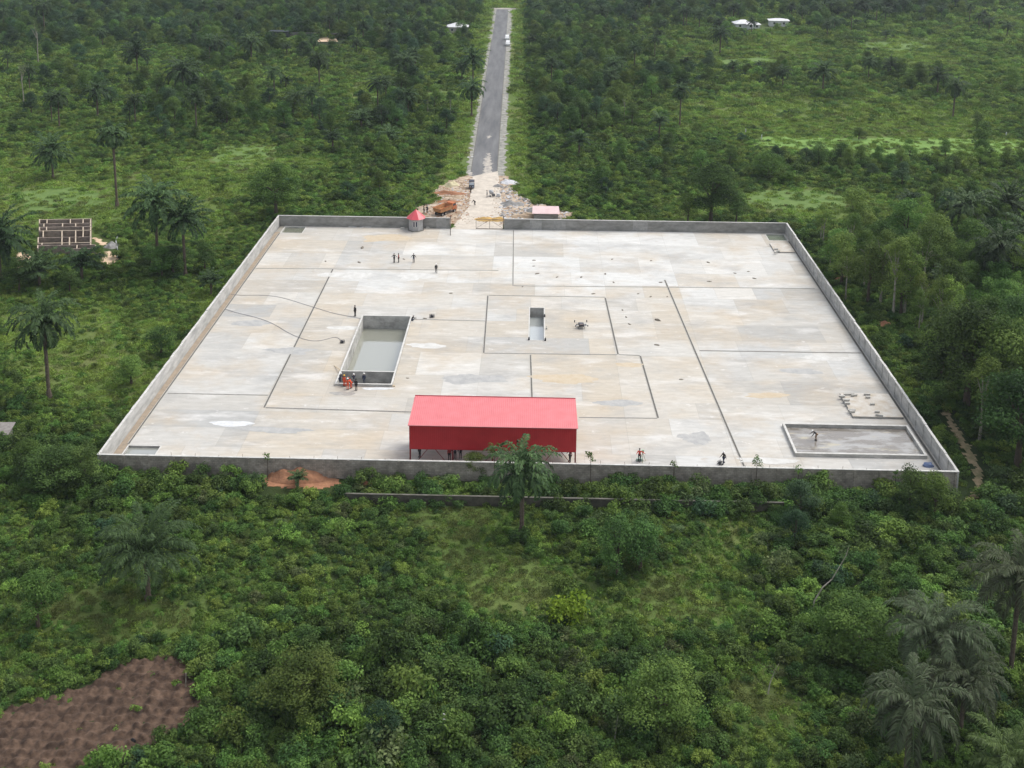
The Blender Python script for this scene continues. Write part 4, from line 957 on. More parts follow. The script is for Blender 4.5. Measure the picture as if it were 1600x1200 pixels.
def mkpose(lean=0, hip=.92, kneeL=(0, 0), kneeR=(0, 0), armL=(0, 0), armR=(0, 0), elbL=.3, elbR=.3, head=0):
    """angles in radians; knee=(thigh forward, shin back), arm=(forward, outward)"""
    P = {}; pel = Vector((0, 0, hip)); P['pelvis'] = pel
    up = Vector((0, math.sin(lean), math.cos(lean)))
    P['waist'] = pel+up*.16; P['chest'] = pel+up*.36; P['neck'] = pel+up*.56
    uh = Vector((0, math.sin(lean+head), math.cos(lean+head))); fw = Vector((0, math.cos(lean+head), -math.sin(lean+head)))
    P['headlow'] = P['neck']+uh*.09+fw*.015; P['head'] = P['neck']+uh*.18+fw*.02; P['headtop'] = P['neck']+uh*.25+fw*.01; P['nose'] = P['head']+fw*.125-uh*.02; P['uh'] = uh; P['fw'] = fw
    for s, kn, ar, el, n in ((-1, kneeL, armL, elbL, 'L'), (1, kneeR, armR, elbR, 'R')):
        h = pel+Vector((s*.1, 0, -.03)); P['hip'+n] = h
        k = h+Vector((s*.02, math.sin(kn[0]), -math.cos(kn[0])))*.43; a = k+Vector((0, -math.sin(kn[1]), -math.cos(kn[1])))*.42
        P['knee'+n] = k; P['ankle'+n] = a; P['toe'+n] = a+Vector((0, .17, -.04))
        sh = P['neck']+Vector((s*.19, 0, 0))-up*.06; P['sh'+n] = sh
        d = Vector((s*math.sin(ar[1]+.08), math.sin(ar[0])*math.cos(ar[1]), -math.cos(ar[0])*math.cos(ar[1]))); e = sh+d*.29; P['el'+n] = e
        d2 = Vector((d.x, d.y*math.cos(el)-d.z*math.sin(el), d.y*math.sin(el)+d.z*math.cos(el))); wv = e+d2*.26; P['wr'+n] = wv; P['d'+n] = d2
    lo = min(P['ankleL'].z, P['ankleR'].z)-.075
    for k, v in P.items():
        if k not in ('uh', 'fw', 'dL', 'dR'): P[k] = v-Vector((0, 0, lo))
    return P
POSE['stand'] = mkpose(); POSE['walk'] = mkpose(lean=.05, kneeL=(.38, -.1), kneeR=(-.15, .45), armL=(-.4, .05), armR=(.45, .05), elbL=.3, elbR=.5)
POSE['hips'] = mkpose(armL=(-.2, .5), armR=(-.2, .5), elbL=1., elbR=1.); POSE['point'] = mkpose(armL=(.3, 1.2), armR=(.7, .1), elbL=.1, elbR=.8)
POSE['bend'] = mkpose(lean=.95, kneeL=(.25, .25), kneeR=(.3, .3), armL=(.5, .05), armR=(.7, .05), head=-.2); POSE['work'] = mkpose(lean=.35, kneeL=(.2, .2), kneeR=(.25, .3), armL=(.8, .05), armR=(.9, .05), elbL=.6, elbR=.6)
POSE['squat'] = mkpose(lean=.45, kneeL=(1.75, 1.25), kneeR=(1.75, 1.25), armL=(.9, .1), armR=(.9, .1), elbL=.5, elbR=.6)
POSE['carry'] = mkpose(armL=(.9, .1), armR=(.9, .1), elbL=.9, elbR=.9)
def person(u, v, pose, face, top, bot, hat, label, z=0., at_=None, s=1.):
    g_ = G(u, v, z) if at_ is None else Vector(at_)
    t_ = empty('person', (g_.x, g_.y, g_.z), face); t_.scale = (s, s, s); tag(t_, label, 'person')
    P = POSE[pose]; J = []; E_ = []; id_ = {}
    def j(n, r, q=1, p=None): id_[n] = len(J); J.append((tuple(p if p is not None else P[n]), r, q)); return id_[n]
    def e(a, b_): E_.append((id_[a], id_[b_]))
    j('pelvis', .125, .85); j('waist', .11, .8); j('chest', .14, .75); j('neck', .055); j('headlow', .07, 1.05); j('head', .085, 1.12); j('headtop', .06)
    for a, b_ in (('pelvis', 'waist'), ('waist', 'chest'), ('chest', 'neck'), ('neck', 'headlow'), ('headlow', 'head'), ('head', 'headtop')): e(a, b_)
    j('nose', .012); e('head', 'nose')
    for n, sg in (('L', -1), ('R', 1)):
        j('hip'+n, .085); j('knee'+n, .058); j('ankle'+n, .04); j('toe'+n, .035); e('pelvis', 'hip'+n); e('hip'+n, 'knee'+n); e('knee'+n, 'ankle'+n); e('ankle'+n, 'toe'+n)
        j('sh'+n, .055); j('el'+n, .04); j('wr'+n, .027); e('chest', 'sh'+n); e('sh'+n, 'el'+n); e('el'+n, 'wr'+n)
        d = P['d'+n]; sd_ = d.cross(Vector((1, 0, 0))).normalized(); palm_ = P['wr'+n]+d*.06; j('palm'+n, .03, .5, palm_); e('wr'+n, 'palm'+n)
        for k in range(4):
            o_ = sd_*(.03-.02*k); l = (.075, .085, .08, .06)[k]; a = palm_+d*.035+o_; c_ = a+d*l*.5; f_ = c_+d*l*.4+Vector((-sg*.02, 0, 0))
            j('f%d%s' % (k, n), .009, 1, a); j('g%d%s' % (k, n), .008, 1, c_); j('h%d%s' % (k, n), .007, 1, f_); e('palm'+n, 'f%d%s' % (k, n)); e('f%d%s' % (k, n), 'g%d%s' % (k, n)); e('g%d%s' % (k, n), 'h%d%s' % (k, n))
        a = P['wr'+n]+d*.025+sd_*.045; j('t'+n, .01, 1, a+d*.02); e('palm'+n, 't'+n)
    skinned('body', J, E_, SKIN, t_, 0, 1)
    m_ = cloth(top); J2 = []; E2 = []; ids = {}
    for n, r, q in (('chest', .165, .8), ('waist', .14, .82), ('shL', .075, 1), ('shR', .075, 1), ('elL', .058, 1), ('elR', .058, 1), ('wrL', .042, 1), ('wrR', .042, 1)): ids[n] = len(J2); J2.append((tuple(P[n]), r, q))
    ids['hem'] = len(J2); J2.append((tuple(P['pelvis'].lerp(P['waist'], .1)), .155, .85)); ids['col'] = len(J2); J2.append((tuple(P['neck'].lerp(P['chest'], .25)), .085, 1))
    for a, b_ in (('chest', 'waist'), ('waist', 'hem'), ('chest', 'col'), ('chest', 'shL'), ('chest', 'shR'), ('shL', 'elL'), ('shR', 'elR'), ('elL', 'wrL'), ('elR', 'wrR')): E2.append((ids[a], ids[b_]))
    skinned('shirt', J2, E2, m_, t_, 0, 1)
    J3 = []; E3 = []; ids = {}
    for n, r in (('pelvis', .145), ('hipL', .105), ('hipR', .105), ('kneeL', .075), ('kneeR', .075), ('ankleL', .062), ('ankleR', .062)): ids[n] = len(J3); J3.append((tuple(P[n]), r, .9))
    for a, b_ in (('pelvis', 'hipL'), ('pelvis', 'hipR'), ('hipL', 'kneeL'), ('hipR', 'kneeR'), ('kneeL', 'ankleL'), ('kneeR', 'ankleR')): E3.append((ids[a], ids[b_]))
    skinned('trousers', J3, E3, cloth(bot), t_, 0, 1)
    for n in 'LR':
        a, b_ = P['ankle'+n], P['toe'+n]; MB().tube([a+Vector((0, -.07, .02)), a+Vector((0, .02, .0)), b_+Vector((0, .03, .0))], [.055, .06, .045], 8).build('boot', cloth((.03, .03, .03)), t_)
    b = MB(); r = .125 if hat[0] != 'hair' else .104
    if hat[0] == 'helmet': b.tube([(0, 0, -.01), (0, 0, .005)], [r*1.25, r*1.2], 14)
    b.ball((0, 0, 0), (r, r*1.12, r*1.05), 14, 5, half=True)
    o = b.build({'helmet': 'helmet', 'hair': 'hair', 'cap': 'cap'}[hat[0]], cloth(hat[1]), t_, smooth=True); o.location = P['head']+P['uh']*.035
    o.rotation_euler = Vector((0, P['uh'].y, P['uh'].z)).to_track_quat('Z', 'X').to_euler()
    return t_
HV = (.78, .77, .74); OR = (.62, .09, .035); NV = (.03, .04, .07); BL = (.02, .02, .022); GYc = (.16, .16, .17)
H_ = lambda c=HV: ('helmet', c); HR = ('hair', (.008, .007, .006))
person(531, 601, 'work', -.6, NV, NV, H_(), 'worker in navy overalls and white helmet leaning at the near left corner of the tank')
person(538, 604, 'stand', -.4, OR, OR, H_((.75, .42, .05)), 'worker in orange overalls wearing a yellow helmet by the tank')
person(543.5, 609, 'hips', .3, OR, OR, H_(), 'worker in orange overalls and white helmet standing nearest the camera by the tank')
person(549, 607, 'bend', .9, OR, OR, H_(OR), 'orange clad worker bending over beside the other orange workers')
person(553, 602, 'carry', .2, NV, GYc, H_(), 'worker in navy top and white helmet right of the orange workers')
person(556.5, 610, 'stand', 2.9, BL, BL, HR, 'bare headed worker in black standing right of the orange workers')
person(569, 601, 'stand', .1, NV, NV, H_(), 'lone worker in navy and white helmet at the middle of the tank front')
person(555, 494, 'stand', 2.5, BL, BL, ('cap', BL), 'person all in black standing at the far left corner of the tank', s=1.05)
person(643, 501, 'squat', -1.4, BL, NV, ('cap', (.3, .3, .3)), 'person in black squatting at the far right corner of the tank')
person(616, 410, 'point', 2.6, BL, BL, HR, 'leftmost of the far people, dark clothes with one arm raised')
person(623, 410, 'stand', 1.4, (.28, .05, .04), BL, HR, 'far person in a dark red top beside the one with a raised arm')
person(646.5, 410, 'hips', 3.0, BL, NV, HR, 'far person in dark clothes with hands on hips, right of the pair')
person(681.5, 426, 'walk', 3.3, BL, BL, H_(), 'far person in black with a white helmet walking alone')
person(999, 721, 'point', 2.8, (.60, .07, .05), BL, HR, 'person in a red top with an arm stretched out near the front wall')
person(1130.5, 725, 'walk', 2.2, BL, NV, H_(), 'person in black and white helmet walking near the front wall')
person(1275.5, 688, 'bend', 1.7, BL, (.33, .24, .17), H_(), 'worker in black top bending over inside the shallow pool', z=.02)
person(0, 0, 'stand', 2.4, BL, BL, HR, 'dark clad person under the left end of the red shed', at_=(G(656, 714, 0).x, 135.2, 0))
person(0, 0, 'stand', 3.4, (.35, .03, .03), BL, HR, 'person in a red top under the left half of the shed', at_=(G(703, 714, 0).x, 134.6, 0))
person(0, 0, 'hips', 2.9, NV, BL, HR, 'person in navy beside the red topped one under the shed', at_=(G(711.5, 714, 0).x, 135.0, 0))
person(0, 0, 'carry', 3.0, BL, BL, HR, 'short dark clad person rightmost of the three under the shed', at_=(G(720, 714, 0).x, 135.2, 0), s=.9)
person(0, 0, 'hips', 2.2, (.16, .04, .05), BL, HR, 'person in a maroon top at the right end of the shed', at_=(G(890, 714, 0).x, 134.8, 0))
person(735.5, 302, 'walk', 3.0, (.10, .08, .07), BL, HR, 'person walking just in front of the three wheeler on the road', z=-.07)
person(742, 321, 'bend', 2.6, BL, BL, HR, 'person in black leaning forward in the middle of the dirt approach', z=-.07)
person(761, 309, 'stand', 1.6, GYc, GYc, HR, 'person in grey standing beside the cement mixer', z=-.07)
person(662.5, 334, 'stand', 2., BL, BL, HR, 'left one of two dark figures behind the wall by the dump truck', z=-.1)
person(667.5, 333, 'walk', 2.6, NV, BL, HR, 'right one of two dark figures behind the wall by the dump truck', z=-.1)
# survey tripod by the red topped person
q = G(1004, 721, 0); t_ = empty('survey_tripod', (q.x, q.y, 0)); tag(t_, 'tripod with a pale green case beside the person in the red top', 'tripod')
for k in range(3): a = k*2.094+.4; MB().tube([(0, 0, 1.25), (.42*math.cos(a), .42*math.sin(a), 0)], .03, 6).build('leg', mat('tripod_wood', (.35, .33, .22), .6), t_)
MB().box(-.14, -.1, 1.25, .14, .1, 1.6).build('instrument', mat('instrument', (.35, .5, .33), .5), t_)
o = MB().box(-.45, -.2, 0, .45, .2, .16).box(-.4, -.16, .163, .4, .16, .3).build('tool_case', mat('case', (.30, .38, .33), .5), None, (q.x-.35, q.y+.2, 0)); tag(o, 'pale green case lying under the tripod near the front wall', 'case')
q = G(1450, 728, 0)
b = MB(); b.ball((0, 0, 0), (.7, .45, .45), 12, 5, jit=.2, half=True); o = b.build('blue_bag', mat('bag_blue', (.10, .14, .25), .6), None, (q.x, q.y, 0), smooth=True); tag(o, 'blue plastic bag heap in the near right corner of the yard', 'bag')

# ------------------------------------------------------------------ road and debris
ASPH = mat('asphalt', (.10, .102, .106), .8, (.19, .19, .19), .25, 6, stretch=(1.8, .2, 1), lo=.35, hi=.75)
GRAV = mat('shoulder_gravel', (.16, .165, .14), .9, (.36, .345, .31), .6, 9)
def strip(name, y0, y1, o0, o1, dz, m, label, step=5, jag=0, kind='structure', cat=None):
    b = MB(); n = int((y1-y0)/step); P = []
    for i in range(n+1):
        y = y0+(y1-y0)*i/n; rx = road_x(y); j0 = jag*noise.noise(Vector((y*.4, 1, 0))) ; j1 = jag*noise.noise(Vector((y*.4, 7, 0)))
        P.append(((rx+o0+j0, y), (rx+o1+j1, y)))
    for (a, c_), (d, e) in zip(P, P[1:]): b.add([(a[0], a[1], zg(*a)*0-.12+dz), (c_[0], c_[1], -.12+dz), (e[0], e[1], -.12+dz), (d[0], d[1], -.12+dz)], [(0, 1, 2, 3)])
    return tag(b.build(name, m), label, cat, None, kind)
strip('road_shoulder', 272, 611, -4.3, 5.2, .022, GRAV, 'pale gravel shoulders on both sides of the road', step=.8, jag=1.6)
strip('road', 258, 610, -3.1, 3.1, .045, ASPH, 'straight dark asphalt road running away from the yard')
strip('gutter', 264, 500, -3.32, -3.11, .05, DK, 'dark gutter along the left road edge'); strip('gutter', 248, 500, 3.11, 3.32, .05, DK, 'dark gutter along the right road edge')
b = MB()
xc = road_x(612); b.box(xc-8.5, 610.5, -.15, xc+8.5, 616, -.085)
tag(b.build('cross_road', mat('laterite_pale', (.42, .39, .34), .9, (.33, .31, .27), .3)), 'pale cross road at the far end of the asphalt road', 'road', None, 'structure')
DIRT = mat('dirt_tan', (.50, .41, .31), .95, (.25, .17, .115), .7, 10, bump=.12, stretch=(.7, 1.4, 1), lo=.42, hi=.6)
def db(x, y):
    d = abs(x-road_x(y)); k = min(1, max(0, (d-3.4)/3)); return (.30*noise.noise(Vector((x*.45, y*.6, 0)))+.16*noise.noise(Vector((x*1.3, y*1.3, 3)))+.12)*k
sheet('dirt_ground', DEBW, DIRT, .06, .6, db, 'churned tan dirt and rubble ground outside the gateway')
P = [Vector((-17.9, Y1-.6, 0)), Vector((-7.1, Y1-.6, 0)), Vector((-7.6, 245, 0)), Vector((-9.9, 277, 0)), Vector((-15.8, 272, 0)), Vector((-15.2, 246, 0))]
def flatsheet(name, P, z, m, label, cat=None):
    b = MB(); b.add([(p.x, p.y, z) for p in P], [tuple(range(len(P)))]); return tag(b.build(name, m), label, cat, None, 'structure')
flatsheet('approach', P, .02, mat('approach_dust', (.60, .54, .46), .9, (.44, .39, .33), .6, 8), 'dusty pale approach between the road end and the gateway')
HEAPM_ = 0
for P_, lab in (([(757, 252), (763, 238), (767, 250), (768, 272), (764, 292), (751, 292), (756, 272)], 'pale dust and spilled dirt across the lower end of the road'), ([(762, 214), (765, 210), (767, 214), (764, 217)], 'small pale spill on the road'), ([(728, 276), (737, 268), (742, 282), (750, 292), (730, 294)], 'pale dust at the left end of the asphalt')):
    sheet('road_dust', [G(*p, z=-.07) for p in P_], mat('road_dust', (.50, .45, .38), .95, (.26, .25, .24), .9, 8), .058, .35, None, lab, .45)
HEAPM = {'tan': mat('heap_tan', (.44, .34, .24), .95, (.30, .22, .15), 1.4, bump=.08), 'red': mat('heap_red', (.40, .20, .11), .95, (.27, .13, .075), 1.0, 8, bump=.08), 'ochre': mat('heap_ochre', (.55, .36, .13), .95, (.42, .27, .10), 1.2, bump=.06),
         'sand': mat('heap_sand', (.62, .56, .36), .95, (.52, .46, .30), 1.2, bump=.04), 'grey': mat('heap_grey', (.30, .29, .28), .95, (.18, .18, .17), 1.4, bump=.08), 'white': mat('heap_white', (.66, .66, .67), .9, (.45, .45, .47), 1.4, bump=.05)}
def heap(u, v, rx, ry, h, k, label, seed=0, z=-.1, name='soil_heap', cat='heap'):
    g_ = G(u, v, z) if not isinstance(u, Vector) else u; n, mm = 40, 22; V = []; F = []
    for i in range(mm+1):
        s = i/mm
        for q in range(n):
            a = 6.2832*q/n; x = math.cos(a)*s; y = math.sin(a)*s; e_ = 1+.22*noise.noise(Vector((math.cos(a)*1.3+seed, math.sin(a)*1.3, seed)))
            hh = h*(1-s**1.6)*(1+.55*noise.noise(Vector((x*2.2+seed*3, y*2.2, 1))))+.12*h*noise.noise(Vector((x*6+seed, y*6, 2)))*(1-s)
            V.append((x*rx*e_, y*ry*e_, hh-.12*s))
    for i in range(mm):
        for q in range(n): F.append((i*n+q, (i+1)*n+q, (i+1)*n+(q+1) % n, i*n+(q+1) % n))
    me = npmesh(name, np.array(V), np.array(F), HEAPM[k]); me.polygons.foreach_set('use_smooth', [True]*len(me.polygons)); o = link(name, me); o.location = (g_.x, g_.y, g_.z+.02)
    tag(o, label, cat, 'heaps of soil and sand'); return o
heap(706, 291, 2.2, 1.3, 1.3, 'sand', 'pale yellow sand heap left of the three wheeler', 1)
heap(700, 303, 5., 1.2, .7, 'red', 'long reddish soil windrow left of the approach', 2); heap(703, 309, 4.6, .9, .5, 'tan', 'long tan soil windrow nearer than the reddish one', 3)
heap(700, 316, 4., 1., .5, 'red', 'low reddish soil mound behind the dump truck', 12)
heap(759, 344, 3.2, 1.6, .65, 'ochre', 'ochre soil heap outside the closed gate leaf', 4); heap(778, 345, 2.4, 1.2, .8, 'ochre', 'smaller ochre heap by the right gate post', 5)
heap(820, 340, 4., 1.6, .8, 'tan', 'tan soil heap behind the back wall right of the gateway', 6); heap(800, 320, 3.2, 2., .9, 'grey', 'grey rubble heap right of the approach', 7)
heap(795, 286, 2.6, 1.8, .7, 'white', 'white heap at the right edge of the road end', 8); heap(779, 292, 1.6, 1., .6, 'grey', 'small grey heap beside the right gutter', 9)
heap(835, 330, 3.4, 1.2, .7, 'grey', 'dark rubble heap left of the pink roofed hut', 10); heap(690, 347, 2.5, 1., 1.1, 'tan', 'tan heap behind the dump truck near the wall', 11)
heap(466, 746, 4.2, 1.9, 1.5, 'red', 'large red soil heap outside the front wall', 14, -.3); heap(441, 743, 2.2, 1.4, 1.4, 'red', 'red soil mound at the left end of the large red heap', 16, -.3)
heap(575, 757, 2.2, .8, .35, 'red', 'low reddish soil spread right of the large red heap', 15, -.3)
heap(1318, 438, 2., 1.2, .8, 'red', 'small red earth mound right of the right wall, farther one', 17, -.3); heap(1381, 508, 1.7, 1., .8, 'red', 'small red earth mound right of the right wall, nearer one', 18, -.3)
sheet('bare_soil', REDW, HEAPM['red'], .03, .4, None, 'bare red soil outside the front wall', .35)
# rubble stones
rs = []
rr = random.Random(21)
def stone_mesh(seed, m_):
    b = MB(); st = random.getstate(); b.ball((0, 0, 0), (1, .8, .6), 8, 5, jit=.22); me = bpy.data.meshes.new('stone_mesh'); me.from_pydata(b.v, [], b.f); me.materials.append(m_); me.update(); return me
FM = mat('field_green', (.115, .215, .04), .95, (.175, .285, .065), .5, 8)
for q, lab in zip(FIELDW, ('bright green crop field beyond the right half of the yard', 'pale green clearing behind the right thicket', 'pale green clearing below the white houses', 'yellowish grass clearing behind the back wall', 'grass clearing by the dark shack', 'brownish grass clearing left of the roadside', 'open grass above the roofless house', 'small clearing near the road palms', 'narrow grass clearing left of the road')): sheet('field', q, FM if lab.startswith('bright') else mat('clearing_green', (.085, .15, .032), .95, (.135, .205, .055), .5, 8), .04, 1.2, None, lab, 1.2)
STONES = [stone_mesh(i, HEAPM[k]) for i, k in enumerate(('tan', 'grey', 'white', 'tan', 'white', 'red'))]
n = 0
while n < 1500:
    u = rr.uniform(655, 890); v = rr.uniform(280, 350); q = G(u, v, -.1)
    if not inpoly(q.x, q.y, DEBW): continue
    if abs(q.x-(-12.5)) < 2.4 and q.y > 240: continue
    if q.y < Y1+.6: continue
    right = u > 780; idx = rr.choice((1, 2, 4, 1)) if right else rr.choice((0, 5, 3, 2, 0))
    s = rr.uniform(.08, .28)*(1.8 if right and rr.random() < .25 else 1); rs.append((q.x, q.y, zg(q.x, q.y)+.08+db(q.x, q.y), rr.random()*6, s, s*.8, idx)); n += 1
for k in range(150):   # along the road shoulders
    y = rr.uniform(272, 608); sgn = rr.choice((-1, 1)); rs.append((road_x(y)+sgn*rr.uniform(3.4, 5.), y, -.08, rr.random()*6, rr.uniform(.1, .4), rr.uniform(.05, .16), rr.choice((2, 4, 1, 0))))
scatter('rubble', STONES, rs, 'broken stones and rubble around the gateway and road shoulders', 'rubble')

# vehicles ---------------------------------------------------------
TYRE = mat('tyre', (.02, .02, .02), .9); GLS = mat('glass_dark', (.03, .035, .04), .08, spec=.7); CHR = mat('steel_bright', (.5, .5, .5), .3, metal=.6)
def wheel(parent, x, y, r, w_):
    tw = MB().tube([(x-w_/2, y, r), (x+w_/2, y, r)], r, 14).build('wheel', TYRE, parent)
    MB().tube([(x-w_/2-.01, y, r), (x+w_/2+.01, y, r)], r*.5, 10).build('rim', CHR, tw)
q = G(737, 294, -.07); t_ = empty('three_wheeler', (q.x, q.y, -.07), .05); tag(t_, 'dark blue three wheeled taxi parked at the left edge of the road', 'three wheeler')
KB = mat('tricycle_blue', (.03, .045, .085), .4, coat=.5)
b = MB(); b.add([(-.65, -.9, .35), (.65, -.9, .35), (.65, 1.2, .35), (-.65, 1.2, .35), (-.65, -.9, .85), (.65, -.9, .85), (.65, 1.2, .9), (-.65, 1.2, .9)], [(0, 1, 5, 4), (1, 2, 6, 5), (2, 3, 7, 6), (3, 0, 4, 7), (3, 2, 1, 0)])
b.add([(-.4, -1.35, .45), (.4, -1.35, .45), (.65, -.9, .35), (-.65, -.9, .35), (-.35, -1.25, .95), (.35, -1.25, .95), (.65, -.9, .85), (-.65, -.9, .85)], [(0, 1, 5, 4), (1, 2, 6, 5), (3, 0, 4, 7), (4, 5, 6, 7), (3, 2, 1, 0)]); b.build('body', KB, t_)
b = MB(); b.box(-.64, -.75, 1.68, .64, 1.2, 1.76); b.box(-.58, -.65, 1.762, .58, 1.1, 1.80); b.build('canopy', mat('canopy_dark', (.045, .05, .07), .7), t_)
b = MB(); b.bar((-.6, -.9, .85), (-.6, -.72, 1.7), .06); b.bar((.6, -.9, .85), (.6, -.72, 1.7), .06); b.bar((-.6, 1.15, .9), (-.6, 1.15, 1.7), .06); b.bar((.6, 1.15, .9), (.6, 1.15, 1.7), .06); b.build('canopy_frame', KB, t_)
b = MB(); b.add([(-.56, -.93, .98), (.56, -.93, .98), (.54, -.79, 1.62), (-.54, -.79, 1.62), (-.56, -.91, .98), (.56, -.91, .98), (.54, -.77, 1.62), (-.54, -.77, 1.62)], [(0, 1, 2, 3), (7, 6, 5, 4)]); b.build('windscreen', mat('screen_pale', (.45, .5, .55), .1, spec=.8), t_)
for s in (-.28, .28): MB().ball((s, -1.33, .68), .09, 8, 5).build('headlight', mat('lamp_glass', (.7, .7, .7), .2), t_)
wheel(t_, 0, -1.1, .24, .12); wheel(t_, -.58, .75, .24, .12); wheel(t_, .58, .75, .24, .12); MB().box(-.55, .1, .5, .55, .6, .95).build('seat', DKM, t_)
# cement mixer
q = G(768, 307, -.07); t_ = empty('cement_mixer', (q.x, q.y, -.07), .7); tag(t_, 'pale grey cement mixer standing beside the right gutter of the road', 'cement mixer')
MXM = mat('mixer_grey', (.45, .46, .47), .5, (.3, .3, .31), 3)
MB().tube([(0, -.35, .85), (0, -.1, .95), (0, .25, 1.1), (0, .62, 1.3)], [.3, .5, .5, .26], 14).build('drum', MXM, t_)
b = MB(); b.bar((-.5, -.5, .1), (-.5, .6, .1), .07); b.bar((.5, -.5, .1), (.5, .6, .1), .07); b.bar((-.5, 0, .1), (-.5, .05, 1.05), .07); b.bar((.5, 0, .1), (.5, .05, 1.05), .07); b.bar((-.5, .6, .1), (.5, .6, .1), .07); b.build('frame', MXM, t_)
wheel(t_, -.6, -.3, .25, .1); wheel(t_, .6, -.3, .25, .1); MB().box(-.3, -.9, .3, .3, -.5, .8).build('engine', mat('engine_dark', (.1, .1, .11), .5), t_)
o = MB().box(-.5, -.3, 0, .5, .3, .4).box(-.45, -.25, .402, .3, .25, .7).build('cement_bags', mat('bag_pale', (.5, .5, .5), .8), None, (q.x+1.6, q.y-.3, 0)); tag(o, 'pale stack of cement bags right of the mixer', 'bags')
# dump truck
q = G(694, 334, -.1); t_ = empty('dump_truck', (q.x+.3, q.y, -.05), R_(-36)); t_.scale = (.84, .84, .84); tag(t_, 'orange dump truck with a rusty bed parked behind the back wall', 'truck')
ORM = mat('truck_orange', (.52, .16, .055), .6, (.36, .13, .055), 1.5); RUS = mat('bed_rust', (.34, .16, .07), .8, (.45, .25, .12), 1.6)
MB().bar((-.45, -3.1, .85), (-.45, 3.1, .85), .14, .24).bar((.45, -3.1, .85), (.45, 3.1, .85), .14, .24).build('chassis', DKM, t_)
b = MB(); b.box(-1.15, 1.5, .9, 1.15, 3.2, 1.75); b.add([(-1.1, 1.55, 1.75), (1.1, 1.55, 1.75), (1.1, 3.15, 1.75), (-1.1, 3.15, 1.75), (-1., 1.6, 2.6), (1., 1.6, 2.6), (1., 2.85, 2.6), (-1., 2.85, 2.6)], [(0, 1, 5, 4), (1, 2, 6, 5), (2, 3, 7, 6), (3, 0, 4, 7), (4, 5, 6, 7)]); cab = b.build('cab', ORM, t_)
b = MB(); b.add([(-.95, 3.14, 1.85), (.95, 3.14, 1.85), (.88, 2.93, 2.5), (-.88, 2.93, 2.5)], [(0, 1, 2, 3)]); b.build('windscreen', GLS, cab)
for s in (-1, 1): MB().box(s*1.085-.03, 1.8, 1.85, s*1.085+.03, 2.8, 2.42).build('side_window', GLS, cab)
b = MB(); b.add([(-1.2, -3.3, 1.15), (1.2, -3.3, 1.15), (1.2, 1.3, 1.15), (-1.2, 1.3, 1.15), (-1.3, -3.5, 2.15), (1.3, -3.5, 2.15), (1.3, 1.35, 2.3), (-1.3, 1.35, 2.3), (-1.2, -3.4, 2.15), (1.2, -3.4, 2.15), (1.2, 1.25, 2.3), (-1.2, 1.25, 2.3), (-1.1, -3.2, 1.3), (1.1, -3.2, 1.3), (1.1, 1.2, 1.3), (-1.1, 1.2, 1.3)],
                [(3, 2, 1, 0), (0, 1, 5, 4), (1, 2, 6, 5), (2, 3, 7, 6), (3, 0, 4, 7), (4, 5, 9, 8), (5, 6, 10, 9), (6, 7, 11, 10), (7, 4, 8, 11), (8, 9, 13, 12), (9, 10, 14, 13), (10, 11, 15, 14), (11, 8, 12, 15), (12, 13, 14, 15)]); bed = b.build('bed', RUS, t_)
MB().bar((-1.34, -3.5, 2.2), (-1.34, 1.35, 2.35), .1, .12).bar((1.34, -3.5, 2.2), (1.34, 1.35, 2.35), .1, .12).bar((-1.3, 1.4, 2.38), (1.3, 1.4, 2.38), .1, .14).build('bed_rail', ORM, bed)
for y_ in (-2.4, -1.2, 2.3):
    for s in (-1, 1): wheel(t_, s*.98, y_, .5, .34)
# two white vans far along the road
WV = mat('van_white', (.75, .75, .75), .35, coat=.5)
def van(u, v, label):
    q = G(u, v, -.07); t_ = empty('parked_van', (q.x, q.y, -.07), R_(1)); tag(t_, label, 'van', 'white vans parked along the road'); h = 1.9
    b = MB(); b.add([(-.9, -2.4, .35), (.9, -2.4, .35), (.9, 2.3, .35), (-.9, 2.3, .35), (-.9, -2.4, 1.0), (.9, -2.4, 1.0), (.9, 2.3, 1.1), (-.9, 2.3, 1.1), (-.78, -1.5, h), (.78, -1.5, h), (.8, 2.2, h), (-.8, 2.2, h)],
                      [(3, 2, 1, 0), (0, 1, 5, 4), (1, 2, 6, 5), (2, 3, 7, 6), (3, 0, 4, 7), (4, 5, 9, 8), (5, 6, 10, 9), (6, 7, 11, 10), (7, 4, 8, 11), (8, 9, 10, 11)]); b.build('body', WV, t_)
    b = MB(); b.add([(-.74, -2.25, 1.14), (.74, -2.25, 1.14), (.68, -1.6, 1.79), (-.68, -1.6, 1.79)], [(0, 1, 2, 3)]); b.build('windscreen', GLS, t_)
    for s in (-1, 1): MB().box(s*.87-.02, -1.2, 1.15, s*.87+.02, 1.9, 1.6).build('side_window', GLS, t_); MB().box(s*.6-.15, -2.43, .7, s*.6+.15, -2.39, .85).build('headlight', CHR, t_)
    for s in (-1, 1):
        for y_ in (-1.5, 1.5): wheel(t_, s*.82, y_, .33, .2)
van(793.5, 71, 'nearer white van parked at the right road edge'); van(792.5, 62, 'farther white van parked at the right road edge')

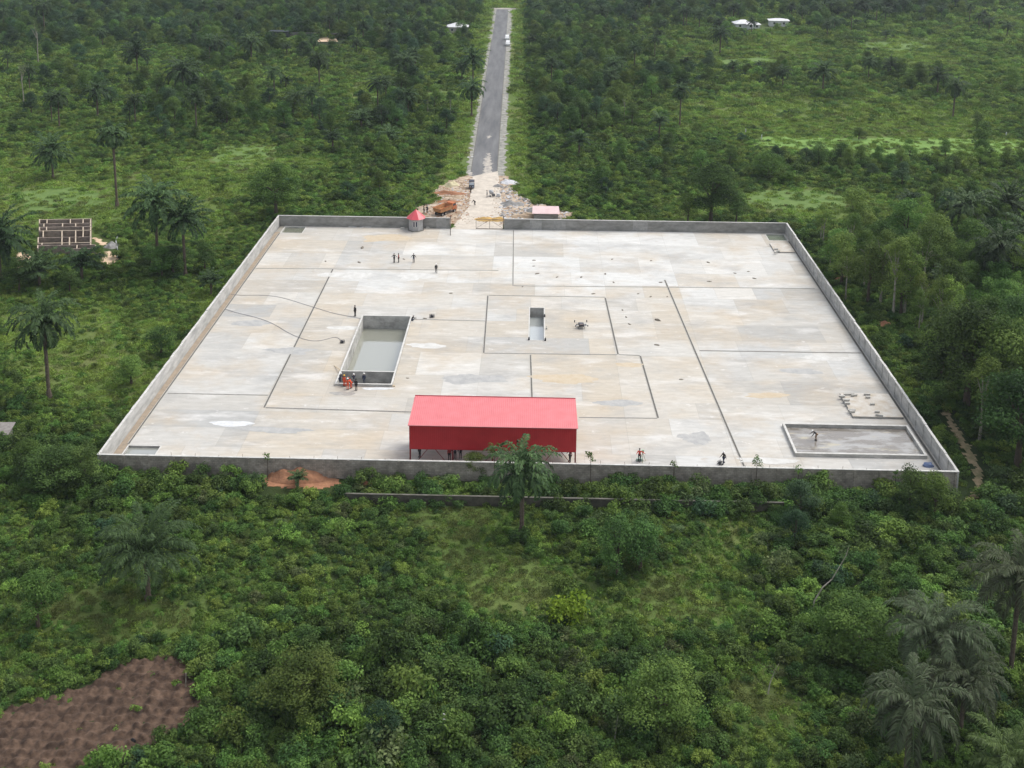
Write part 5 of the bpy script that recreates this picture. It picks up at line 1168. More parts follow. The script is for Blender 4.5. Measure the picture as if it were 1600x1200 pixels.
# pink roofed hut behind the back wall -------------------------------
q = G(853, 345, -.2); t_ = empty('small_hut', (q.x, q.y+.9, -.2), 0); tag(t_, 'low hut with a faded pink sheet roof behind the back wall', 'hut')
MB().box(-2.6, -1.0, 0, 2.6, 1.3, 1.7).build('wall', CG, t_)
b = MB(); b.add([(-2.95, -1.4, 1.72), (2.95, -1.4, 1.72), (2.75, 1.6, 2.55), (-2.9, 1.6, 2.55), (-2.95, -1.4, 1.68), (2.95, -1.4, 1.68), (2.75, 1.6, 2.5), (-2.9, 1.6, 2.5)], [(0, 1, 2, 3), (7, 6, 5, 4), (0, 4, 5, 1), (1, 5, 6, 2), (2, 6, 7, 3), (3, 7, 4, 0)])
b.build('roof', corr('pink_roof', (.60, .42, .42), (.68, .52, .51), .6, .2), t_)
# roofless block house on the left ------------------------------------
hb = blockmat('house_block', (.27, .215, .18), (.35, .285, .24), (.2, .17, .145)); HT = mat('house_top', (.44, .37, .28), .9, (.45, .37, .28), 2)
ho = G(101, 388); t_ = empty('roofless_house', (ho.x, ho.y, -.3), 0); tag(t_, 'roofless house of brown block walls with many small rooms', 'unfinished house')
HH = 1.75
def hp(zx, zy): g_ = G(zx/7.27, 320+zy/7.27, -.3+HH); return Vector((g_.x-ho.x, g_.y-ho.y, 0))
def seg_wall(P, Q, m, top):
    d = (Q-P); d.normalize(); n_ = Vector((-d.y, d.x, 0))*.1
    b = MB(); v = [P-n_, Q-n_, Q+n_, P+n_]; b.add([(a.x, a.y, -.3) for a in v]+[(a.x, a.y, HH-top) for a in v], [(0, 1, 2, 3), (4, 5, 6, 7), (0, 1, 5, 4), (1, 2, 6, 5), (2, 3, 7, 6), (3, 0, 4, 7)]); w1 = b.build('wall', hb, t_)
    n_ = n_*1.06; v = [P-n_, Q-n_, Q+n_, P+n_]; b = MB(); b.add([(a.x, a.y, HH-top+.004) for a in v]+[(a.x, a.y, HH+.03-top) for a in v], [(0, 1, 2, 3), (4, 5, 6, 7), (0, 1, 5, 4), (1, 2, 6, 5), (2, 3, 7, 6), (3, 0, 4, 7)]); b.build('wall_top', m, w1)
rows = [163, 212, 250, 292, 368, 432, 458, 497]
ends = [(440, 1040), (440, 1030), (440, 1030), (440, 1030), (440, 1030), (425, 1040), (430, 1085), (780, 1090)]
for (a, c_), r_ in zip(ends, rows): seg_wall(hp(a, r_+6), hp(c_, r_-4), HT if r_ in (163, 292, 432) else hb, .0)
segs = {0: (450, 535, 800, 945, 1030), 1: (500, 712, 860, 1030), 2: (450, 530, 945, 1030), 3: (492, 705, 860, 945, 1030), 4: (435, 705, 790, 860, 1030), 5: (478, 705, 790, 1030), 6: (430, 875, 1085)}
for i, S_ in segs.items():
    for sx in S_:
        P_, Q_ = hp(sx, rows[i]), hp(sx-2, rows[i+1]); d_ = (Q_-P_); d_.normalize(); seg_wall(P_+d_*.13, Q_-d_*.13, HT, -.012)
SAND = HEAPM['sand']; SND = mat('sand_bare', (.66, .50, .34), .95, (.50, .37, .25), .8, 8)
def gpoly(P): return [G(*p) for p in P]
sheet('bare_sand', gpoly([(24, 398), (34, 392), (50, 402), (56, 425), (44, 432), (28, 412)]), SND, .04, .4, None, 'bare pale sand left of the roofless house', .3)
sheet('bare_sand', gpoly([(144, 372), (150, 370), (168, 380), (160, 384)]), SND, .04, .4, None, 'bare pale sand at the right side of the roofless house', .25)
sheet('bare_sand', gpoly([(150, 395), (172, 392), (180, 398), (182, 410), (170, 415), (152, 404)]), SND, .04, .4, None, 'bare pale sand right of the roofless house', .3)
heap(176, 385, 1.7, 1.6, .8, 'grey', 'small grey brown heap right of the roofless house', 31, -.3)
for P_, lab in (([(185, 366), (181, 376), (184, 390), (183, 402)], 'white pipe winding down right of the roofless house'), ([(168, 423), (182, 421), (195, 419)], 'white pipe lying below the roofless house')):
    o = MB().tube([G(u, v, -.1) for u, v in P_], .10, 6).build('pipe', mat('pvc', (.6, .6, .6))); tag(o, lab, 'pipe')
# far houses ---------------------------------------------------------
def hip_house(u, v, wx, wy, h, rh, roofm, wallm, label, rz=0, name='far_house', win=2):
    q = G(u, v); t_ = empty(name, (q.x, q.y, -.3), rz); tag(t_, label, 'house'); e = .6
    MB().box(-wx/2, -wy/2, -.2, wx/2, wy/2, h).build('wall', wallm, t_)
    b = MB(); r = max(.1, (wx-wy)/2); b.add([(-wx/2-e, -wy/2-e, h), (wx/2+e, -wy/2-e, h), (wx/2+e, wy/2+e, h), (-wx/2-e, wy/2+e, h), (-r, 0, h+rh), (r, 0, h+rh)], [(0, 1, 5, 4), (1, 2, 5), (2, 3, 4, 5), (3, 0, 4), (3, 2, 1, 0)]); b.build('roof', roofm, t_)
    for i in range(win):
        x = -wx/2+wx*(i+.5)/win; wn = MB().box(x-.55, -wy/2-.04, 1., x+.55, -wy/2+.02, 2.1).build('window', mat('white_frame', (.7, .7, .7)), t_); MB().box(x-.48, -wy/2-.05, 1.07, x+.48, -wy/2-.041, 2.03).build('pane', GLS, wn)
RW = corr('pale_roof', (.55, .55, .56), (.66, .66, .67), .5, .2); WC = mat('cream_wall', (.45, .42, .36), .9, (.36, .34, .3), 1); WWH = mat('white_wall', (.66, .66, .66), .85, (.5, .5, .5), 1)
hip_house(715, 50, 9, 7, 2.8, 1.6, RW, WC, 'small cream house with a pale hipped roof left of the far road')
hip_house(1160, 44, 8, 6, 2.6, 1.6, RW, WWH, 'white house with a pale roof behind trees, left of the white pair', .1); hip_house(1176, 45, 6, 5, 2.4, 1.2, RW, WWH, 'small white house touching the pale roofed one behind trees', 0)
hip_house(1216, 40, 9, 6, 2.8, .9, RW, WWH, 'white flat looking house, right of the white pair behind trees', -.08)
q = G(436, 57); o = MB().box(-4.5, -2.5, -.2, 4.5, 2.5, 2.4).box(-4.7, -2.7, 2.402, 4.7, 2.7, 2.55).box(-3, -2.55, .1, -2, -2.501, 2.).box(1, -2.55, .9, 2.2, -2.501, 1.9).build('dark_shack', mat('shack_dark', (.035, .045, .05), .8), None, (q.x, q.y, -.25)); tag(o, 'dark flat shack by the pale clearing far left', 'shack')
flatsheet('far_clearing', gpoly([(495, 66), (528, 66), (524, 59), (500, 60)]), -.02, SND, 'pale sandy clearing far away on the left'); flatsheet('far_clearing', gpoly([(408, 58), (430, 57), (432, 53), (412, 53)]), -.02, HEAPM['tan'], 'tan clearing by the dark shack far left')
fl = empty('far_block_wall', (0, 0, 0)); a, c_ = G(445, 59), G(530, 61); tag(fl, 'long low dark block wall behind the pale far clearing', 'wall'); MB().bar(a+Vector((0, 4, .9)), c_+Vector((0, 4, .9)), .3, 2.0).build('wall_body', CD, fl); MB().bar(a+Vector((0, 4, 1.93)), c_+Vector((0, 4, 1.93)), .36, .06).build('coping', CG, fl)
flatsheet('far_track', gpoly([(1405, 18), (1600, 24), (1600, 20), (1570, 18), (1405, 15)]), -.02, mat('track_pale', (.40, .36, .28), .9, (.25, .25, .15), .1), 'pale dirt track crossing the far right'); flatsheet('far_clearing', gpoly([(1570, 23), (1612, 23), (1612, 13), (1582, 13)]), .0, SND, 'orange sandy clearing at the far right edge')
# corner roof at left edge
q = G(8, 688); t_ = empty('small_hut', (q.x-1, q.y, -.3), .05); tag(t_, 'small hut with a grey sheet roof at the left edge', 'hut')
MB().box(-1.6, -1., 0, 1.6, 1., 1.5).build('wall', CD, t_); b = MB(); b.add([(-2., -1.3, 1.5), (2., -1.3, 1.5), (2., 1.3, 1.95), (-2., 1.3, 1.95), (-2., -1.3, 1.45), (2., -1.3, 1.45), (2., 1.3, 1.9), (-2., 1.3, 1.9)], [(0, 1, 2, 3), (7, 6, 5, 4), (0, 4, 5, 1), (1, 5, 6, 2), (2, 6, 7, 3), (3, 7, 4, 0)]); b.build('roof', mat('hut_roof', (.27, .25, .23), .7, (.18, .16, .15), 2), t_)
# paths
b = MB()
def pathstrip(P, w_, m_, label):
    W_ = [G(*p) for p in P]; b = MB(); ptsl = []
    for i in range(len(W_)):
        d = (W_[min(i+1, len(W_)-1)]-W_[max(0, i-1)]); d.z = 0; d.normalize(); s = Vector((-d.y, d.x, 0)); k = w_*(1+.3*math.sin(i*2.1)); ptsl.append((W_[i]-s*k/2, W_[i]+s*k/2))
    for (a, c_), (d, e) in zip(ptsl, ptsl[1:]): b.add([(p.x, p.y, zg(p.x, p.y)+.05) for p in (a, c_, e, d)], [(0, 1, 2, 3)])
    tag(b.build('path', m_), label, None, None, 'structure')
sheet('path', [G(*p) for p in [(1474, 642), (1481, 640), (1499, 672), (1516, 700), (1534, 735), (1536, 770), (1500, 800), (1496, 794), (1524, 764), (1520, 735), (1504, 706), (1489, 680)]], mat('path_sand', (.30, .225, .14), .95, (.13, .13, .06), 1.2), .04, .35, None, 'narrow sandy footpath outside the right wall', .45)
# tilled plot
TILL = mat('tilled_soil', (.040, .025, .017), .98, (.17, .11, .075), .9, 9, bump=.12, lo=.40, hi=.75)
def till(x, y):
    a = .5+.5*math.sin(x*5.6+.8*math.sin(y*1.1)+2.*noise.noise(Vector((x*.4, y*.4, 0)))); c_ = .5+.5*math.sin(y*5.9+.9*math.sin(x*1.3)+2*noise.noise(Vector((x*.5, y*.5, 4))))
    return .34*(a*c_)**.9+.10*noise.noise(Vector((x*2.5, y*2.5, 1)))
sheet('tilled_soil', PLOTW, TILL, .05, .14, till, 'dark brown tilled plot with rows of small mounds', .5)
for P_, lab in (([(289, 1052), (290, 1072)], 'pale cut pole standing at the edge of the tilled plot'),):
    o = MB().tube([G(290, 1074), G(290, 1074)+Vector((.1, 0, 1.5))], [.06, .04], 6).build('wooden_pole', bark_pale); tag(o, lab, 'pole')
q = G(207, 1161); o = MB().ball((0, 0, .1), (.22, .2, .25), 8, 6, jit=.15).ball((.18, .05, .05), (.14, .12, .15), 8, 5, jit=.1).build('black_bag', cloth((.012, .012, .014)), None, (q.x, q.y, -.15)); tag(o, 'small black bag on the tilled plot near its lower edge', 'bag')
q = G(695, 1140); o = MB().ball((0, 0, .5), (.26, .2, .3), 9, 6, jit=.2).ball((-.08, .1, .9), (.16, .12, .2), 9, 6, jit=.2).tube([(0, 0, -.3), (0, 0, .4)], .03, 5).build('white_sack', cloth((.7, .68, .66)), None, (q.x, q.y, .2)); tag(o, 'white plastic sack caught in the bush near the bottom centre', 'sack')
for (u, v, lab) in ((268, 727, 'white rag pile in the bush outside the front wall on the left'), (240, 727, 'tiny'),)[:1]:
    q = G(u, v); o = MB().ball((0, 0, .2), (.5, .3, .25), 9, 5, jit=.3).ball((-.8, .2, .1), (.3, .2, .18), 8, 5, jit=.3).build('rag_pile', cloth((.5, .5, .52)), None, (q.x, q.y, -.1)); tag(o, lab, 'rags')
for i, (u, v, lab) in enumerate(((1572, 213, 'tiny white post in the bright field at the far right'), (1190, 217, 'tiny white post at the left of the bright field'), (1334, 247, 'tiny white post in front of the bright field'), (1165, 208, 'tiny white post near the lone dark bush'))):
    q = G(u, v); o = MB().box(-.12, -.12, -.1, .12, .12, 1.2).tube([(0, 0, 1.2), (0, 0, 1.35)], [.12, .03], 6).build('marker_post', WWH, None, (q.x, q.y, -.3)); tag(o, lab, 'post')
# leaning bare branch trees in the bush
def stick(P, label, r=.07, leafk='dull'):
    g0 = G(*P[0]); t_ = empty('leaning_tree', (g0.x, g0.y, 0)); tag(t_, label, 'tree'); pts = []
    for i, (u, v) in enumerate(P): yy = g0.y+.4*i; pts.append(Vector((G(u, v).x*0+ (ray(u, v).x*(yy/ray(u, v).y)), yy, ZAT(u, v, yy)))-Vector((g0.x, g0.y, 0)))
    MB().tube(pts, [r*(1.2-.8*i/(len(pts)-1)) for i in range(len(pts))], 6).build('trunk', bark_pale, t_)
    V, F, T_ = blob([(p.x+rnd.uniform(-.4, .4), p.y, p.z+rnd.uniform(-.3, .3), .45) for p in pts[-2:]]*2, 90, .28, seed=5); o = link('crown', npmesh('crown_mesh', V, F, GREEN[leafk], T_), t_)
stick([(1268, 960), (1272, 940), (1285, 918), (1300, 905), (1312, 885), (1322, 868), (1326, 855)], 'bare pale leaning stem rising from the bush right of centre')
stick([(1200, 1085), (1203, 1068), (1210, 1050), (1218, 1035)], 'short forked pale sapling stem in the lower right bush', .05)
stick([(960, 1160), (963, 1135), (966, 1118)], 'short pale stem in the bush at the bottom centre', .05)

# ------------------------------------------------------------------ named palms (base u,v ; crown v ; radius px ; kind)
NP = [
    (77, 622, 500, 62, 'b', 'tall dark palm standing alone in grass left of the yard', 0),
    (815, 835, 728, 70, 'b', 'palm with its crown in front of the red shed', 0),
    (232, 935, 868, 88, 'big', 'wide feathery palm above the tilled plot', 0),
    (1452, 1100, 990, 82, 'grey', 'grey green palm, upper one of the lower right clump', 0),
    (1415, 1215, 1105, 84, 'grey2', 'drooping grey brown palm at the bottom right, lower one of the clump', 0),
    (1500, 1150, 1062, 74, 'grey', 'grey palm with long arching fronds right of the drooping clump', 0),
    (1578, 1060, 905, 82, 'grey', 'tall palm with pale fronds at the right edge', 0),
    (1570, 1290, 1195, 75, 'lite', 'fresh green palm cut by the bottom right corner', 0),
    (248, 428, 318, 52, 'a', 'taller palm, left one of the close pair left of the yard', 0),
    (290, 432, 342, 46, 'c', 'shorter palm, right one of the close pair left of the yard', 0),
    (2, 440, 372, 58, 'c', 'big dark palm cut by the left edge beside the roofless house', 0),
    (62, 448, 425, 38, 'young', 'short young palm below the left part of the roofless house', 0),
    (128, 440, 415, 36, 'young', 'short young palm below the right part of the roofless house', 0),
    (183, 322, 212, 26, 'droopy', 'tall thin palm with a drooping tuft crown', 0),
    (83, 278, 236, 36, 'c', 'star shaped palm in the open grass left', 0),
    (93, 200, 152, 21, 'b', 'thin palm farther left behind the star shaped one', 0),
    (153, 182, 142, 24, 'a', 'palm in the brushy slope right of the thin far left palm', 0),
    (287, 152, 112, 34, 'a', 'large palm at the edge of the far left wood', 0),
    (215, 118, 82, 28, 'c', 'palm left of the large one at the far left wood', 0),
    (340, 95, 66, 20, 'b', 'palm in the far left wood above the large one', 0), (393, 96, 66, 22, 'a', 'palm above the narrow strip far left', 0),
    (499, 132, 92, 21, 'b', 'lone palm left of the two by the road', 0),
    (634, 135, 97, 26, 'a', 'palm left of the two palms beside the road', 0),
    (739, 132, 92, 27, 'c', 'farther one of the two palms beside the road', 0), (737, 182, 138, 26, 'b', 'nearer one of the two palms beside the road', 0),
    (1285, 148, 112, 24, 'c', 'palm in the middle of the right meadow thicket', 0), (1489, 183, 133, 22, 'b', 'palm with bare trunk in the right meadow', 0),
    (1062, 196, 140, 20, 'b', 'thin tall palm in the thicket right of the road', 0), (1125, 82, 52, 21, 'a', 'dark palm left of the white far house', 0),
    (1345, 30, 8, 20, 'a', 'palm at the top edge right, left of the far track', 0), (1308, 26, 8, 18, 'b', 'palm beside the dark top edge palm', 0), (1388, 26, 6, 16, 'c', 'palm at the top edge by the far track start', 0),
    (565, 205, 188, 24, 'young', 'short palm in the thicket left of the road', 0), (610, 235, 215, 24, 'young', 'low palm in the thicket near the left road verge', 0), (520, 235, 216, 20, 'young', 'low palm at the left of the roadside thicket', 0),
    (1555, 462, 385, 44, 'b', 'dark palm inside the right hand forest', 0), (1508, 372, 325, 44, 'a', 'palm at the upper edge of the right hand forest', 0), (1572, 365, 318, 44, 'c', 'palm near the right edge above the forest', 0), (1598, 420, 360, 40, 'a', 'palm cut by the right edge above the forest', 0),
    (1420, 350, 318, 26, 'young', 'short palm at the top of the forest near the bend', 0), (1030, 215, 190, 20, 'young', 'short palm in the right roadside thicket', 0),
    (905, 245, 222, 22, 'young', 'low palm by the right road verge', 0), (960, 130, 100, 20, 'a', 'palm in the middle of the thicket right of the road', 0), (840, 30, 12, 15, 'a', 'palm right of the far road end', 0), (868, 22, 6, 15, 'b', 'second palm right of the far road end', 0),
    (465, 762, 748, 20, 'young', 'tiny young palm at the foot of the red soil heap', 0), (395, 765, 752, 18, 'young', 'tiny young palm left of the red soil heap', 0),
    (1000, 20, 2, 14, 'a', 'palm at the top edge above the right thicket', 0), (940, 40, 18, 15, 'c', 'palm in the far wood behind the thicket', 0), (70, 55, 10, 18, 'b', 'tall slim palm in the far left wood', 0),
    (330, 460, 440, 22, 'young', 'young palm close to the left wall', 0), (1475, 470, 440, 30, 'young', 'young palm low in the forest beside the right wall', 0),
]
PALMXY = []
for (ub, vb, vc, r, k, lab, ln) in NP:
    o = palm_px(ub, vb, vc, r, k, lab, ln); PALMXY.append((o.location.x, o.location.y))
# ------------------------------------------------------------------ named trees
NT = [
    (432, 338, 258, 'big1', 'round crowned tree just outside the far left corner of the yard', .95), (1110, 348, 258, 'big0', 'large dark tree just behind the back wall', 1.), (1150, 350, 300, 'round0', 'dark tree right of the large one behind the back wall', 1.), (1075, 348, 305, 'round1', 'tree left of the large dark one behind the back wall', 1.),
    (1278, 262, 226, 'round0', 'brownish dark tree before the bright field', .9), (1045, 240, 208, 'round0', 'lone round dark tree in the thicket by the road', .9), (1536, 245, 192, 'round0', 'lone dark tree at the right end of the bright field', 1.), (1526, 205, 175, 'round0', 'small dark tree behind the lone one of the bright field', .9),
    (1157, 222, 208, 'round2', 'isolated dark bushy tree left of the bright field', .7), (1342, 218, 200, 'round0', 'rounded dark tree on the far edge of the bright field', .65),
    (1200, 282, 240, 'big1', 'wide tree in the band before the bright field', .8), (38, 172, 92, 'spindly', 'pale bare tree in the far left scrub', 1.), (60, 100, 30, 'spindly', 'bare pole like tree in the far left wood', 1.), (975, 190, 150, 'spindly', 'thin bare tree in the thicket right of the road', 1.),
    (1375, 478, 360, 'slender0', 'pale trunked tree leading the forest by the right wall', 1.), (1395, 500, 370, 'slender1', 'second pale trunked tree of the forest by the right wall', 1.), (1412, 495, 365, 'slender0', 'third pale trunked tree of the forest by the right wall', 1.), (1350, 450, 360, 'slender0', 'leftmost tree of the forest by the right wall', 1.),
    (1440, 480, 350, 'slender0', 'tall tree at the back of the forest by the right wall', 1.), (1465, 545, 432, 'slender0', 'tree with two bare forked pale trunks in the forest', 1.), (1478, 540, 430, 'slender2', 'thin crowned tree touching the forked one', 1.),
    (1590, 470, 365, 'slender2', 'pale branched tree at the right edge of the forest', 1.), (1510, 640, 480, 'big0', 'big dark tree in the forest nearest the right wall corner', 1.), (1560, 660, 500, 'big1', 'big spreading tree of the forest at the right edge', 1.), (1540, 560, 470, 'big1', 'mid green tree deep in the forest', 1.), (1590, 590, 470, 'big0', 'dark tree of the forest at the right edge', 1.),
    (1530, 690, 560, 'slender1', 'dark slender tree above the sandy path', 1.), (1590, 730, 590, 'big0', 'dark tree at the right edge above the path end', .9), (1500, 450, 380, 'big1', 'spreading tree behind the pale trunks', 1.), (1460, 420, 340, 'round1', 'round tree at the back of the pale trunks', 1.), (1550, 420, 345, 'big0', 'dark tree behind the dark palm of the forest', 1.),
    (90, 768, 700, 'big0', 'wide dark tree mass just outside the near left corner', .62), (135, 765, 700, 'round0', 'dark rounded tree touching the near left corner of the wall', .9), (50, 745, 690, 'round1', 'round tree left of the wide dark mass', .9),
    (965, 905, 812, 'round0', 'dark tree right of the shed palm in the bush', 1.), (1000, 890, 815, 'round0', 'second dark tree beside the dark one right of the shed palm', .9), (1460, 810, 745, 'round1', 'dull tree below the near right corner of the wall', .9), (1420, 800, 735, 'round0', 'dark tree overlapping the block wall at the right', .9),
    (1030, 1140, 1050, 'big1', 'light spreading tree in the lower bush right of centre', .7), (1340, 1040, 945, 'big1', 'mass of tree foliage left of the grey palms', .7), (470, 1110, 1030, 'big1', 'tree right of the tilled plot', .6), (60, 980, 905, 'round1', 'small tree at the left edge above the tilled plot', .8), (1250, 815, 755, 'round2', 'bluish tree in the bush below the front wall at the right', .9),
    (270, 428, 385, 'big0', 'dark mass tree at the foot of the close palm pair', .6), (320, 425, 380, 'round0', 'dark tree between the palm pair and the left wall', .9), (235, 415, 385, 'round0', 'dark tree left of the palm pair foot', .8), (30, 455, 405, 'round0', 'dark tree below the left edge palm', .9), (110, 458, 425, 'round0', 'dark tree beneath the young palms', .7),
    (252, 556, 512, 'round0', 'dark bushy tree beside the left wall at mid length', .7), (205, 600, 560, 'round1', 'bushy tree left of the mid left wall', .6),
    (808, 745, 712, 'round0', 'dark tree rising over the front wall beneath the shed', .9), (737, 745, 712, 'round1', 'bushy tree rising over the front wall left of the shed palm', .6),
]
GTREE = []
for (ub, vb, vt, k, lab, zs) in NT:
    o = tree_px(ub, vb, vt, k, lab, zs); GTREE.append((o.location.x, o.location.y))
# yellow flowering bush, pale plants on the wall
def bush(x, y, k, i, sc, zs, label, grp):
    o = link('shrub', BUSH[(k, i)]); o.location = (x, y, zg(x, y)-.05); o.rotation_euler = (0, 0, rnd.random()*6.28); o.scale = (sc, sc, sc*zs); tag(o, label, 'shrub', grp); return o
for u, v, s, k, lab in ((893, 968, 2.4, 'yellow', 'bright yellow green bush standing out in the lower centre bush'), (880, 925, 1.6, 'mid', 'round green bush directly behind the bright yellow green one'), (540, 1110, 2., 'dull', 'pale grey green bush in the lower bush left of centre'),
                       (600, 1180, 2.4, 'dull', 'pale grey green bush near the bottom edge left of centre'), (265, 733, .8, 'yellow', 'small yellow green bush outside the front wall at the left'), (412, 735, .9, 'mid', 'bush poking over the front wall near the red soil heap')):
    q = G(u, v); bush(q.x, q.y, k, 1, s, .95, lab, 'single standing shrubs')
PLT = GREEN['mid']
def sapling(u, vtop, label, s=1.):
    g_ = G(u, 735); x = g_.x; y = Y0-.9; z1 = ZAT(u, vtop, y); t_ = empty('sapling', (x, y, -.3)); tag(t_, label, 'sapling')
    x = ray(u, vtop).x*(y/ray(u, vtop).y); t_.location.x = x
    MB().tube([(0, 0, 0), (.05, 0, (z1+.3)*.6), (0, 0, z1)], [.05, .04, .02], 5).build('trunk', bark, t_)
    V, F, T_ = blob([(rnd.uniform(-.6, .6)*s, rnd.uniform(-.3, .3), z1+.2-rnd.random()*1.2*s, .34*s) for _ in range(9)], 200, .22, seed=int(u)); link('crown', npmesh('crown_mesh', V, F, PLT, T_), t_)
sapling(923, 706, 'leafy sapling poking above the front wall right of the shed', .9); sapling(1183, 714, 'leafy sapling above the front wall left of the pool', .9); sapling(1248, 727, 'small sapling above the front wall below the pool', .7); sapling(1053, 720, 'thin sapling above the front wall between the two front people', .6); sapling(417, 708, 'narrow sapling above the front wall near the red heap', .6); sapling(1400, 735, 'sapling above the front wall at the right part', .7)
sapling(772, 694, 'broad leafed plant above the front wall under the shed', 1.)

# ------------------------------------------------------------------ scattered vegetation
LM = [(0, 'far left'), (1, 'far right')]
def zone(u, v, y):
    y = oY(y)
    if y > 330: return 'in the far %s' % ('left wood' if u < 500 else 'wood left of the road' if u < 785 else 'thicket right of the road' if u < 1060 else 'ground by the white houses' if u < 1330 else 'right corner')
    if y > 235: return 'in the %s' % ('scrub of the far left slope' if u < 250 else 'scrub left of the roadside' if u < 560 else 'thicket on the left of the road' if u < 785 else 'thicket on the right of the road' if u < 1000 else 'meadow behind the bright field' if u < 1330 else 'meadow at the far right')
    if y > 168.5: return ('in the open grass above the roofless house' if u < 260 else 'behind the far left corner of the yard' if u < 520 else 'left of the gateway rubble' if u < 770 else 'right of the gateway rubble' if u < 980 else 'behind the right half of the back wall' if u < 1240 else 'in the band before the bright field' if u < 1430 else 'above the right hand forest')
    if y > 85: 
        if u < 700: return 'beside the far half of the left wall' if y > 128 else 'beside the near half of the left wall' if u > 130 else 'in the grass at the left edge'
        return 'beside the far half of the right wall' if y > 128 else 'beside the near half of the right wall'
    if y > 76: return '%s' % ('below the wall left of the red soil heap' if u < 410 else 'between the red heap and the shed' if u < 640 else 'below the wall by the shed' if u < 900 else 'below the wall right of the shed' if u < 1150 else 'below the shallow pool' if u < 1500 else 'past the near right corner')
    if y > 61: return 'in the bush %s' % ('round the feathery left palm' if u < 350 else 'left of the shed palm' if u < 700 else 'around the foot of the shed palm' if u < 960 else 'right of the shed palm' if u < 1250 else 'above the grey palms')
    return 'in the lowest bush %s' % ('beside the tilled plot' if u < 460 else 'left of the white sack' if u < 690 else 'right of the white sack' if u < 960 else 'left of the grey palms' if u < 1300 else 'among the grey palms')
def inview(x, y, m=40):
    if y < 75: return False
    u, v = PX(x, y, 1); return -m < u < 1600+m and -m*1.2 < v < 1200+m*1.5
rg = random.Random(77)
cand_b = []; cand_t = []; herbs = []; grass = []; cand_p = []
def farfrom(x, y, L_, r): 
    for a, c_ in L_:
        if abs(a-x) < r and abs(c_-y) < r: return False
    return True
# shrubs: jittered grid whose pitch grows with distance
y = 80.
while y < 715:
    yo = oY(y); pitch = 1.6 if yo < 90 else 1.85 if yo < 170 else 2.4 if yo < 240 else 3.2 if yo < 330 else 4.2
    half = 12+y*.47
    x = -half
    while x < half:
        px = x+rg.uniform(-.5, .5)*pitch; py = y+rg.uniform(-.5, .5)*pitch; x += pitch
        if blocked(px, py, .9 if not (py < Y0 and py > LOWWALL_Y-2) else .15) or not inview(px, py): continue
        d = dens(px, py)
        if y > 665: d += .4
        if LOWWALL_Y-1.5 < py < Y0 and abs(px) < 60: d += .35+(.35 if px > 10 else 0)
        r = rg.random()
        if r < max(.015, min(.95, (d-(.33 if yo < 240 else .43))*1.9)):
            big = max(0, d-.45); sc = rg.uniform(.5, .95)*(1+1.2*big)*(.95 if yo < 85 else 1)*(1 if yo < 170 else 1.2 if yo < 300 else 1.55)
            if rg.random() < .12: sc *= 1.45
            if X0-3 < px < X1+3 and LOWWALL_Y-1.5 < py < Y0: sc = min(max(sc, 1.0), 1.7)
            m_ = rg.choices(('dark', 'mid', 'light', 'teal', 'dull'), (.30+d*(.55 if yo < 170 else 1.0), .62, max(.05, (.42 if yo < 170 else .75)-d*.3), .05+(.4 if (yo > 300 and x < 0) else .12 if yo > 230 else -.03), .08 if yo < 95 else .02))[0]
            cand_b.append((px, py, m_, rg.randrange(5), sc, rg.uniform(.75, 1.15)))
        # trees and palms
        pt = max(0, d-.62)*(.05 if yo < 100 else (.34 if x > X1 else .14) if yo < 240 else .42)*(pitch/2)**1.4
        if yo < 85: pt *= .35
        if rg.random() < pt and not blocked(px, py, 2.2) and farfrom(px, py, PALMXY, 2.5): cand_t.append((px, py))
        elif yo > 240 and rg.random() < (.018 if d > .6 else .0008)*(2.6 if (yo > 380) else 1)*(pitch/3): cand_p.append((px, py))
    y += pitch
# herbs / low cover
for _ in range(420):
    px, py = rg.uniform(-62, -24), rg.uniform(78, 104)
    if inpoly(px, py, PLOTW):
        ins = all(inpoly(px+a, py+b_, PLOTW) for a, b_ in ((1.6, 0), (-1.6, 0), (0, 1.6), (0, -1.6)))
        if not ins or rg.random() < .10: k = rg.uniform(.35, .9); herbs.append((px, py, zg(px, py)+.05, rg.random()*6.28, k, k, rg.choice((1, 2, 4, 5, 7, 10))))
y = 80.
while y < 690:
    yo = oY(y); pitch = .78 if yo < 95 else 1. if yo < 170 else 1.45 if yo < 260 else 2.4 if yo < 380 else 3.4
    half = 12+y*.47; x = -half
    while x < half:
        px = x+rg.uniform(-.5, .5)*pitch; py = y+rg.uniform(-.5, .5)*pitch; x += pitch
        if blocked(px, py, .35) or not inview(px, py, 25): continue
        d = dens(px, py); k = pitch*rg.uniform(.75, 1.35)
        n_ = noise.noise(Vector((px/9, py/9, 8)))
        if d < -.2 and yo > 100 and rg.random() < .55: continue
        if d < .36+n_*.35 and rg.random() < .85:
            if rg.random() < .8: grass.append((px, py, zg(px, py)-.03, rg.random()*6.28, k*.95, k*.8, rg.randrange(3)+(3 if rg.random() < (.93 if yo < 86 else .12) else 0)))
        elif rg.random() < .30 or (d < .45 and rg.random() < .5): herbs.append((px, py, zg(px, py)-.04, rg.random()*6.28, k, k*rg.uniform(.8, 1.5), rg.randrange(6)))
        else: herbs.append((px, py, zg(px, py)-.08, rg.random()*6.28, k*.95, k*rg.uniform(.55, 1.25)*(.6+.7*min(1, max(0, d))), 6+3*rg.randrange(5)+rg.choices((0, 1, 2), (.5, max(.08, (.55 if yo < 100 else .95)-.5*d+n_*.6), (.15 if yo < 100 else .05)+.3*max(0, d)))[0]))
    y += pitch
print('counts', len(cand_b), len(cand_t), len(cand_p), len(herbs), len(grass))
def app(x, y, s): return s/math.hypot(x, y, CH)
def infr(x, y): u, v = PX(x, y, .5); return 5 < u < 1595 and 5 < v < 1195
